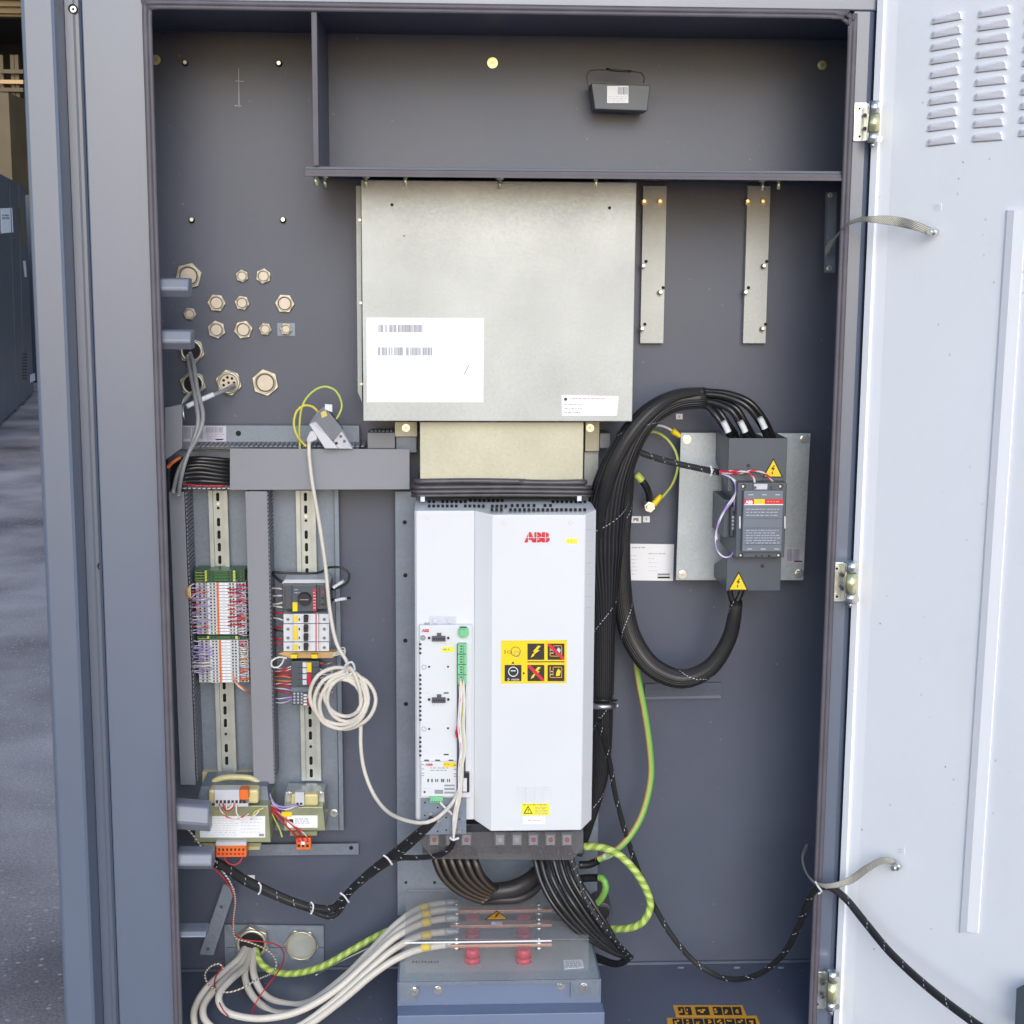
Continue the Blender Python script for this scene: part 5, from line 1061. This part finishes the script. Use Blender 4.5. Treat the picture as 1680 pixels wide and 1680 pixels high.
cab1('earth_cable', 'short green and yellow earth cable bent into a hook', 'cable', [(975,1440,.15),(988,1441,.14),(994,1455,.135),(988,1472,.14),(975,1487,.15)], 5.6, 'gy', n=14)
cab1('cable_end_sleeve', 'black end sleeve on the short hooked earth cable', 'sleeve', [(982,1440,.145),(968,1440,.15),(948,1442,.155)], 6.5, 'blackc', n=12)
mb = MB(); mb.cyl(988, 1498, .16, .2495, 17, 'rubber', 24); mb.cyl(988, 1498, .158, .1599, 12, 'black', 24); mb.build('grommet', label='round black rubber grommet behind the sweeping power cables', cat='grommet', bev=.002)
# ============================================================ contactor on its plate
t = thing('contactor_plate', 'square galvanised plate holding the grey contactor on the right', 'metal plate', P(1215, 953, .2))
mb = MB(); mb.quad([(1109,952),(1318,952),(1330,711),(1117,710)], .205, .208, 'galvc'); mb.build('plate', t, bev=.0006)
for q in ((1127,721),(1320,720),(1120,943),(1311,941)): bo(q[0], q[1], .2045, 5.5, 'zinc', t, .006)
pl = PY(.205); mb = MB(); mb.poly([(1287,925),(1319,926),(1320,899),(1289,898)], pl, 'foil'); mb.bars(1292, 901, 1312, 920, 12, pl, 'ink'); mb.rect(1303,920,1316,922,pl,'inkb',.0012); mb.build('label', t)
t = thing('contactor', 'grey contactor with red and yellow stripe between two grey terminal covers', 'contactor', P(1240, 970, .15))
def shroud(nm, x0_, y0_, x1_, y1_, Yf, sx, notch):
    mb = MB(); a, c = P(x0_, y0_, Yf), P(x1_, y1_, Yf)
    mb.wbox((a.x, Yf, c.z), (c.x, Yf+.002, a.z), 'grey')
    zz = [(Yf+.0022, c.z if notch > 0 else c.z), (.203, c.z+(.035 if notch > 0 else 0)), (.203, a.z-(.035 if notch < 0 else 0)), (Yf+.0022, a.z)]
    for xx in (a.x, c.x-.002): mb.ext([(xx, y, z) for y, z in zz], Vector((.002, 0, 0)), 'grey')
    return mb.build(nm, t, bev=.0006)
s1 = shroud('upper_terminal_cover', 1196, 719, 1289, 806, .095, 1, 1)
s2 = shroud('lower_terminal_cover', 1193, 912, 1280, 969, .095, 1, -1)
for x0_ in (1213, 1236, 1259): mb = MB(); q = P(x0_, 722, .1); mb.wbox((q.x-.001, .0975, q.z-.06), (q.x+.001, .2, q.z+.001), 'grey'); mb.build('divider', s1)
mb = MB(); q0, q1 = P(1204,730,.12), P(1284,785,.12); mb.wbox((q0.x, .13, q1.z), (q1.x, .203, q0.z-.01), 'dgrey'); mb.build('terminal_base', s1)
mb = MB(); mb.box(1208, 792, 1289, 915, .07, .2, 'grey'); bd = mb.build('body', t, bev=.0015)
mb = MB(); mb.box(1219, 805, 1284, 905, .06, .0698, 'panelgrey'); fc = mb.build('face', t, bev=.001)
pl = PY(.06)
mb = MB(); mb.rect(1221, 819, 1237, 828.5, pl, 'red'); mb.rect(1255, 819, 1285, 827, pl, 'red', .0006); mb.rect(1237.3, 819, 1254.7, 828.5, pl, 'yellow'); mb.rect(1221, 827.2, 1285, 828.6, pl, 'paper', .0014, .0003); mb.lines(1259,820,1282,826,1,pl,'amber',h=1.4); mb.lines(1243,822,1250,825,1,pl,'ink',h=1.2); mb.build('stripe', fc)
mb = MB(); mb.text('ABB', 1223, 821, 1235, 826.5, pl, 'paper', .002, .05); mb.build('logo', fc)
mb = MB(); mb.lines(1224, 833, 1280, 848, 3, pl, 'inkw', h=1.1, off=.0006); mb.lines(1224, 868, 1280, 893, 6, pl, 'inkw', h=1.1, off=.0006)
for y in (850, 866, 893): mb.rect(1220, y, 1283, y+.7, pl, 'dgrey')
for x in (1228, 1250, 1272): mb.rect(x, 811, x+8, 812.5, pl, 'inkw'); mb.rect(x-2, 900, x+6, 901.5, pl, 'inkw')
mb.build('print', fc)
mb = MB()
for x, y in ((1220,798),(1281,798),(1216,911),(1278,911)): mb.cyl(x, y, .0692, .0699, 4, 'black', 14); mb.cyl(x-1, y, .0685, .0691, 2, 'steel', 10)
mb.build('mounting_screws', bd)
mb = MB(); mb.box(1237, 794, 1259, 803, .066, .0697, 'ltgrey'); mb.cyl(1239,800,.065,.0659,2.4,'dgrey',8); mb.cyl(1268,800,.066,.0697,2.6,'dgrey',8); [mb.cyl(a, 912, .0692, .0699, 1.5+.8*(a>1255), 'black', 8) for a in (1241,1250,1262)]; mb.build('coil_terminals', bd)
mb = MB(); mb.rect(1213, 847, 1215, 867, PY(.07), 'paper'); mb.rect(1287,847,1288.6,867,PY(.07),'paper'); mb.build('position_marks', bd)
mb = MB(); mb.box(1187, 820, 1208, 882, .105, .2, 'grey'); mb.box(1199, 832, 1209.5, 880, .09, .1048, 'dgrey'); ax = mb.build('auxiliary_contact', t, bev=.001)
mb = MB(); [mb.rect(1201, 847+i*6, 1208, 850.5+i*6, PY(.09), 'ltgrey') for i in range(4)]; [mb.cyl(1205, y, .0892, .0899, 2.8, 'inkb', 10) for y in (841, 873)]; mb.build('contact_windows', ax)
for q in ((1228,764),(1251,929)): mb = MB(); mb.cyl(q[0], q[1], .0938, .0949, 3, 'black', 10); mb.build('cover_screw', t)
def tri(cx_, yt, yb_, hw, pl, par):
    global mb
    mb = MB(); mb.poly([(cx_-hw, yb_), (cx_+hw, yb_), (cx_+1, yt)], pl, 'inkb'); mb.poly([(cx_-hw+3.2, yb_-1.9), (cx_+hw-3.2, yb_-1.9), (cx_+1, yt+4)], pl, 'yellow', .0012)
    h = yb_-yt; y0_ = yt+h*.38
    mb.poly([(cx_+2,y0_),(cx_-3,y0_+h*.2),(cx_+.5,y0_+h*.2),(cx_-1.5,y0_+h*.36),(cx_+3.4,y0_+h*.14),(cx_+.3,y0_+h*.14),(cx_+3.6,y0_)], pl, 'inkb', .0018, .0003)
    mb.poly([(cx_-2.4,y0_+h*.36),(cx_+.6,y0_+h*.36),(cx_-.9,y0_+h*.48)], pl, 'inkb', .0018, .0003); mb.build('warning_triangle', par)
tri(1268, 751, 783.5, 17, PY(.095), s1); tri(1211, 937, 969, 17, PY(.095), s2)
# contactor cables
for i, (xe, xs_, ys) in enumerate(((1200,1152,662),(1228,1154,653),(1263,1152,646))):
    sg = ((1150,ys,.14),(1165+4*i,ys+8-2*i,.13),(1180+14*i,675-6*i+4,.12),(1192+19*i,700-6*i,.12),(xe,716,.13),(xe+4,730,.14))
    if i == 0: sg = ((1148,664,.14),(1162,668,.13),(1176,684,.12),(1188,702,.12),(1198,716,.13),(1202,730,.14))
    if i == 1: sg = ((1148,657,.14),(1176,662,.13),(1200,674,.12),(1214,696,.12),(1225,716,.13),(1229,730,.14))
    if i == 2: sg = ((1148,646,.14),(1188,650,.13),(1222,664,.12),(1243,688,.12),(1256,712,.13),(1262,730,.14))
    for j in range(2):
        cab1('contactor_cable', 'black cable bending into the top of the contactor, '+('front','rear')[j]+' one of the '+('left','middle','right')[i]+' pair', 'cable', [(x+j*8, y-j*2-(2 if j else 0), Y+.012*j) for x, y, Y in sg], 5.4, 'blackc', 'black cables into the top of the contactor', n=12)
    x, y, Y = ((1191,700,.108),(1219,700,.108),(1251,694,.108))[i]
    cab1('wire_sleeve', 'white sleeve on the '+('left','middle','right')[i]+' black cable above the contactor', 'wire sleeve', [(x-5,y-9,Y),(x,y,Y),(x+4,y+9,Y)], 5.2, 'white', n=12)
# big black bundle
fl = (.16, .0028, .0006)
def bundle(lab, pts, r_, fl_=fl, n=20, k='sleeve', flat=None, rnd=1):
    return cab1('cable_bundle', lab, 'cable bundle', pts, r_, k, n=n, fleck=fl_, flat=flat, step=.01, frnd=rnd)
bundle('thick black sleeved bundle arching over from the drive to the contactor', [(948,1402,.17),(958,1375,.17),(970,1335,.17),(981,1295,.17),(987,1250,.17),(989,1150,.165),(991,1000,.16),(990,900,.155),(995,840,.145),(1005,790,.135),(1022,745,.13),(1045,704,.13),(1078,672,.135),(1115,656,.14),(1156,653,.14)],
       [8,10,12,15,17,18,18.5,18.5,20,27,34,34,31,26,21,18.5,17.5])
bundle('second black sleeved bundle hanging in a deep loop under the contactor', [(1030,775,.16),(1026,830,.165),(1021,880,.165),(1021,960,.165),(1026,1010,.165),(1040,1055,.16),(1072,1096,.15),(1120,1114,.145),(1165,1095,.14),(1195,1050,.135),(1206,1005,.13),(1208,985,.13)], [11,12,13,14,15,16.5,17,17,16.5,15,13,12,10])
cab1('bundle_core', 'black cable pulled tight over the top of the arching bundle', 'cable', [(985,900,.13),(986,850,.12),(995,800,.11),(1012,752,.105),(1040,705,.105),(1076,668,.11),(1115,648,.12),(1152,643,.13)], [6,8,11,12,12,11,8,7], 'sleeve', n=12)
for i, dx in enumerate((-8, 6)): cab1('contactor_cable', 'black cable splitting under the contactor, '+('left','right')[i]+' of two', 'cable', [(1207,1000,.13),(1206+dx*.4,990,.13),(1208+dx*1.3,972,.13),(1211+dx*1.4,960,.13)], 5, 'blackc', n=12)
for y, lab in ((863,'upper'),(1159,'lower')):
    cab1('hose_clamp', 'silver metal clamp round the black bundle, '+lab+' of two', 'clamp', [(972,y-1,.15),(980,y,.137),(990,y+.5,.134),(1000,y,.137),(1010,y-1,.15)], 5.2, 'steel', 'metal clamps round the black bundle', n=10)
    cab1('zip_tie', 'black tie just above the '+lab+' silver clamp', 'cable tie', [(972,y-11,.15),(980,y-10,.137),(990,y-10,.134),(1000,y-10,.137),(1012,y-10,.15)], 2, 'blackc', n=8)
cab1('cable', 'black sleeved cable from the bundle to the coil of the contactor', 'cable', [(1035,735,.13),(1060,746,.12),(1100,758,.12),(1150,769,.11),(1180,775,.1)], 5.2, 'sleeve', n=12, fleck=(.02,.003,.0005))
cab1('zip_tie', 'clear tie ring near the end of the coil cable', 'cable tie', [(1166,765,.105),(1168,773,.099),(1166,780,.105)], 1.8, 'white', n=6)
for i, (k, pts) in enumerate((('rw',[(1180,774,.1),(1200,773,.088),(1222,774,.08),(1236,782,.07),(1238,792,.066)]),('rw',[(1182,775,.1),(1210,777,.09),(1238,772,.085),(1258,779,.075),(1268,790,.066)]),('wred',[(1180,773,.1),(1194,773,.09),(1207,776,.088)]))):
    cab1('wire', ('red and white wire into the left coil terminal of the contactor','red and white wire into the right coil terminal of the contactor','short red wire at the end of the coil cable')[i], 'wire', pts, 1.8, k, n=8)
for i, pts in enumerate(([(1184,777,.1),(1200,784,.09),(1208,800,.08),(1204,818,.08),(1188,840,.085),(1176,868,.09),(1174,895,.09),(1184,912,.09),(1196,914,.09),(1203,905,.092),(1205,880,.092)],[(1188,778,.1),(1204,788,.09),(1207,806,.082),(1205,822,.088),(1205,838,.09)],[(1192,779,.1),(1207,790,.09),(1206,810,.082),(1190,834,.085),(1177,862,.09),(1176,885,.092)])):
    cab1('wire', ('long','short','middle-length')[i]+' lilac wire curving left of the contactor', 'wire', pts, 1.5, 'pw', n=8)
cab1('earth_wire', 'thin green and yellow wire bulging right beside the big arch', 'wire', [(1055,713,.21),(1072,708,.21),(1092,718,.2),(1108,740,.195),(1112,765,.195),(1104,793,.2),(1090,812,.205),(1078,825,.21)], 2.3, 'gys', n=8)
cab1('earth_wire', 'short pale wire ending in a yellow lug at the plate corner', 'wire', [(1070,697,.2),(1090,700,.2),(1108,710,.2)], 2.0, 'wwire', n=8)
for q, lab in ((((1103,706,.198),(1109,711,.198),(1116,716,.198)),'yellow lug at the upper left corner of the contactor plate'),(((1072,828,.205),(1079,820,.205),(1085,812,.205)),'yellow lug beside the earth stud')): cab1('cable_lug', lab, 'cable lug', list(q), [5.5,5,3.5], 'yellow', n=8)
cab1('cable', 'short black cable with green end bent down to the earth stud', 'cable', [(1048,783,.19),(1058,795,.19),(1064,808,.2),(1066,822,.21)], 5.8, 'blackc', n=12)
cab1('wire_sleeve', 'lime green sleeve on the short black earth cable', 'wire sleeve', [(1044,778,.189),(1049,784,.188),(1053,789,.188)], 6.3, 'ygreen', n=12)
t = thing('earth_stud', 'silver earth stud bolt with nut below the short black cable', 'bolt', P(1067, 832, BW))
mb = MB(); mb.cyl(1066, 832, .20, .2495, 6, 'zinc', 14); hexa(mb, 1066, 832, .195, .1999, 9, 'zinc', .3); mb.cyl(1066, 832, .185, .1949, 4.5, 'zinc', 12); mb.build('nut', t)
mb = MB(); mb.cyl(1030, 776, .13, .16, 5, 'zinc', 12); mb.build('bolt', label='round silver bolt head in front of the black bundle', cat='bolt')
for q, s_, lab in (((1036,847,1052,858),'PE','small white tag reading PE under the earth stud'),((1055,847,1066,857),None,'small white tag right of the PE tag'),((1109,679,1120,688),None,'small cream tag under the arch of the black bundle')):
    mb = MB(); pl = PY(BW); mb.rect(*q, pl, 'paper')
    if s_: mb.text(s_, q[0]+3.5, q[1]+3, q[2]-4, q[3]-3, pl, 'inkb', .0009, .03)
    else: mb.rect((q[0]+q[2])/2-.8, q[1]+3, (q[0]+q[2])/2+.8, q[3]-3, pl, 'ink', .0009, .0002)
    mb.build('marker_tag', label=lab, cat='tag')
mb = MB(); pl = PY(BW); mb.poly([(1028,952),(1104,953),(1106,893),(1028,892)], pl, 'paper'); mb.lines(1032,896,1062,901,1,pl,'ink',h=1.3)
mb.lines(1064,905,1094,912,1,pl,'ink',h=1); mb.lines(1032,909,1046,945,6,pl,'inkf',h=1); mb.lines(1064,913,1078,940,4,pl,'inkf',h=1)
for y in (941,946): mb.rect(1079, y, 1099, y+3, pl, 'ink' if y < 945 else 'inkb', .0012)
mb.build('data_label', label='white printed data label on the back wall left of the contactor plate', cat='label')
t = thing('slotted_bar', 'low slotted grey bar on the back wall under the hanging black loop', 'metal bar', P(1120, 1148, .24))
mb = MB(); mb.quad([(1058,1147),(1183,1145),(1183,1120),(1058,1122)], .243, .2465, 'wall'); mb.quad([(1058,1147.5),(1183,1145.5),(1183,1141),(1058,1143)], .24, .2428, 'frame'); [mb.box(1070+i*16, 1131, 1078+i*16, 1134, .2424, .2429, 'dgrey') for i in range(7)]; mb.build('bar', t)
# thin black cable to the door
harness('door_cable', 'long thin black flecked cable hanging across to the door', [(982,1180,.14),(992,1215,.15),(1001,1255,.16),(1010,1305,.16),(1026,1365,.16),(1048,1430,.16),(1074,1488,.16),(1106,1540,.15),(1146,1583,.14),(1195,1606,.12),(1245,1598,.09),(1285,1565,.06),(1310,1520,.03),(1325,1480,.0),(1340,1458,-.025),(1362,1456,-.035),(1388,1475,-.05),(1420,1514,-.08),(1458,1560,-.13),(1505,1605,-.19),(1560,1650,-.25),(1620,1692,-.30),(1665,1712,DR.hit(1665,1712,.018).y),(1690,1698,DR.hit(1690,1698,.016).y),(1692,1684,DR.hit(1692,1684,.014).y)], [4.2,4.4,4.6,4.8,5.2,6,6.2,6.2], fl=(.045,.0035,.0005))
# braided straps
def strap(name, lab, pts, wpx, tw, ends):
    m_ = mpp(*pts[1]); mb = MB(); t = thing(name, lab, 'earth strap', P(*pts[0]), 'braided earth straps between cabinet and door')
    mb.tubew([P(*q) for q in pts], [w_*m_ for w_ in wpx], 'braid', n=14, flat=tw, step=.005, wz=True); mb.build('braid', t)
    for e_ in ends:
        mb = MB(); mb.cylw(P(*e_), P(*e_)+Vector((-.006,-.006,0)), 6*m_, 'zinc', 12); mb.cylw(P(*e_)+Vector((-.006,-.006,0)), P(*e_)+Vector((-.012,-.011,0)), 4.4*m_, 'zinc', 6); mb.build('lug_bolt', t)
q1 = DR.hit(1535, 381, .004); q2 = DR.hit(1475, 1420, .004)
strap('earth_strap', 'braided earth strap between cabinet and door, the upper one', [(1356,412,.13),(1362,402,.09),(1372,388,.03),(1388,370,-.03),(1408,361,-.06),(1435,360,-.09),(1470,363,q1.y+.03),(1500,370,q1.y-.0),(1527,380,q1.y-.004)], [9,10,5,2.6,2.4,2.6,4,7,7.5,6], .25, [(1534,381,q1.y-.004)])
strap('earth_strap', 'braided earth strap between cabinet and door, the lower one', [(1323,1390,.1),(1317,1405,.07),(1319,1422,.04),(1328,1440,.0),(1343,1451,-.03),(1366,1453,-.05),(1395,1444,q2.y+.05),(1425,1423,q2.y+.02),(1450,1411,q2.y),(1468,1415,q2.y-.003)], [6,6,4,2.6,2.6,4,6,6,5,5], .35, [(1474,1420,q2.y-.004)])
cab1('zip_tie', 'white tie binding the thin black cable to the lower strap', 'cable tie', [(1338,1447,-.03),(1343,1456,-.042),(1348,1462,-.04),(1343,1466,-.035)], 1.6, 'white', n=6)
# ============================================================ yard behind, left of the cabinet
def gbox(name, lab, cat, x0, y, x1, Yd, ytop, k, dpt=1.5, ann=None):
    a, c = P(x0, y, Yd), P(x1, y, Yd); zt_ = P(x1, ytop, Yd).z
    t = thing(name, lab, cat, ((a.x+c.x)/2, Yd+dpt/2, 0)); mb = MB(); mb.wbox((a.x, Yd, .02), (c.x, Yd+dpt, zt_), k); mb.build('body', t, bev=.01); return t, PY(Yd)
M['mach'] = mat('machine_blue_grey', (.085,.095,.12), .4, var=.08, scale=2)
M['mach2'] = mat('machine_dark_blue', (.045,.055,.08), .4, var=.1, scale=2)
M['tanbox'] = mat('tan_panel', (.12,.09,.05), .6, var=.15, scale=3)
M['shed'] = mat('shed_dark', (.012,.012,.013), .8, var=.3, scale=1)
M['shedrib'] = mat('shed_cladding', (.14,.10,.045), .7, var=.2, scale=2)
t = thing('machine_cabinet', 'blue-grey machine cabinet standing in the yard, nearest at the left edge', 'machine', (-4.2, 13, 0))
mb = MB(); g0, g1 = PZ(0).hit(-60, 760), PZ(0).hit(56, 648); zt_ = P(40, 305, g1.y).z
mb.ext([(g0.x, g0.y, .03), (g1.x, g1.y, .03), (g1.x-2.5, g1.y+.5, .03), (g0.x-2.5, g0.y+.5, .03)], Vector((0, 0, zt_-.03)), 'mach'); mb.build('body', t, bev=.02)
dd = (g1-g0).normalized(); PM = Plane((g0.x, g0.y, 0), Vector((dd.y, -dd.x, 0)))
mb = MB(); mb.poly([(2,383),(22,381),(20,341),(1,342)], PM, 'paper', .004, .003); mb.lines(4,351,18,360,2,PM,'ink',.008,h=2.5); mb.build('label', t)
mb = MB()
for q in ((29,690,16,306,1),(40,670,31,306,1)): mb.poly([(q[0],q[1]),(q[0]+1.2,q[1]-1),(q[2]+1.2,q[3]),(q[2],q[3])], PM, 'dgrey', .004, .003)
for y in range(580, 622, 5): mb.poly([(37,y+2),(44,y+2),(44,y),(37,y)], PM, 'hole', .004, .003)
mb.build('panel_joint', t)
mb = MB(); mb.poly([(36,402),(41,400),(36,341),(30,342)], PM, 'tanbox', .004, .003); mb.build('amber_panel', t); mb = MB(); mb.poly([(41,455),(44,454),(42,428),(38,428)], PM, 'inkf', .004, .003); mb.build('label', t); mb = MB(); mb.poly([(50,628),(58,624),(57,612),(50,615)], PM, 'inkf', .004, .003); mb.build('label', t)
t, pl_ = gbox('machine_cabinet', 'dark blue machine cabinet behind, seen in the gap beside the post', 'machine', 36, 630, 110, 18.5, 320, 'mach2')
t, pl_ = gbox('crate', 'tan upright panel box standing behind the nearest machine', 'crate', -60, 640, 36, 20.5, 152, 'tanbox')
t, pl_ = gbox('pallet_stack', 'stack of yellowish boards behind the dark blue machine', 'pallet stack', 36, 600, 60, 21.5, 258, 'shedrib'); mb = MB()
for i in range(9): mb.rect(38, 264+i*6, 58, 266+i*6, pl_, 'cream', .03, .02)
mb.build('board', t)
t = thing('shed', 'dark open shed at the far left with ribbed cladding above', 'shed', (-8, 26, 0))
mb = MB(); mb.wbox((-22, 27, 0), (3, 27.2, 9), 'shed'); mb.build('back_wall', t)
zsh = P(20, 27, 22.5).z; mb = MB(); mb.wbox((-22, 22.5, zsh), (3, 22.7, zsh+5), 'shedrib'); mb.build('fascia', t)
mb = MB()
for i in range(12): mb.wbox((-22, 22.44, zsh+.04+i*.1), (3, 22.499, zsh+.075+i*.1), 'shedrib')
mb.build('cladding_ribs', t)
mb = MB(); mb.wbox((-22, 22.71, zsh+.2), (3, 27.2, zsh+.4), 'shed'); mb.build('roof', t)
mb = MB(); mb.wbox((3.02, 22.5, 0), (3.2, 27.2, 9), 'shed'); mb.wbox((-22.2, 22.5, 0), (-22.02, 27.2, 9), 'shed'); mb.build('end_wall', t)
t = thing('scaffold_rack', 'rusty rack with pipes inside the dark shed', 'rack', (-8, 24, 0))
mb = MB()
for x in (8, 26, 33): q0, q1 = P(x, 240, 23.5), P(x, 90, 23.5); mb.wbox((q0.x-.03, 23.5, 0), (q0.x+.03, 23.56, q1.z), 'tanbox')
for y in (120, 137, 150): q0, q1 = P(0, y, 23.4), P(38, y, 23.4); mb.wbox((q0.x, 23.4, q0.z), (q1.x, 23.46, q0.z+.06), 'tan' if y == 137 else 'tanbox')
mb.build('rack_frame', t)
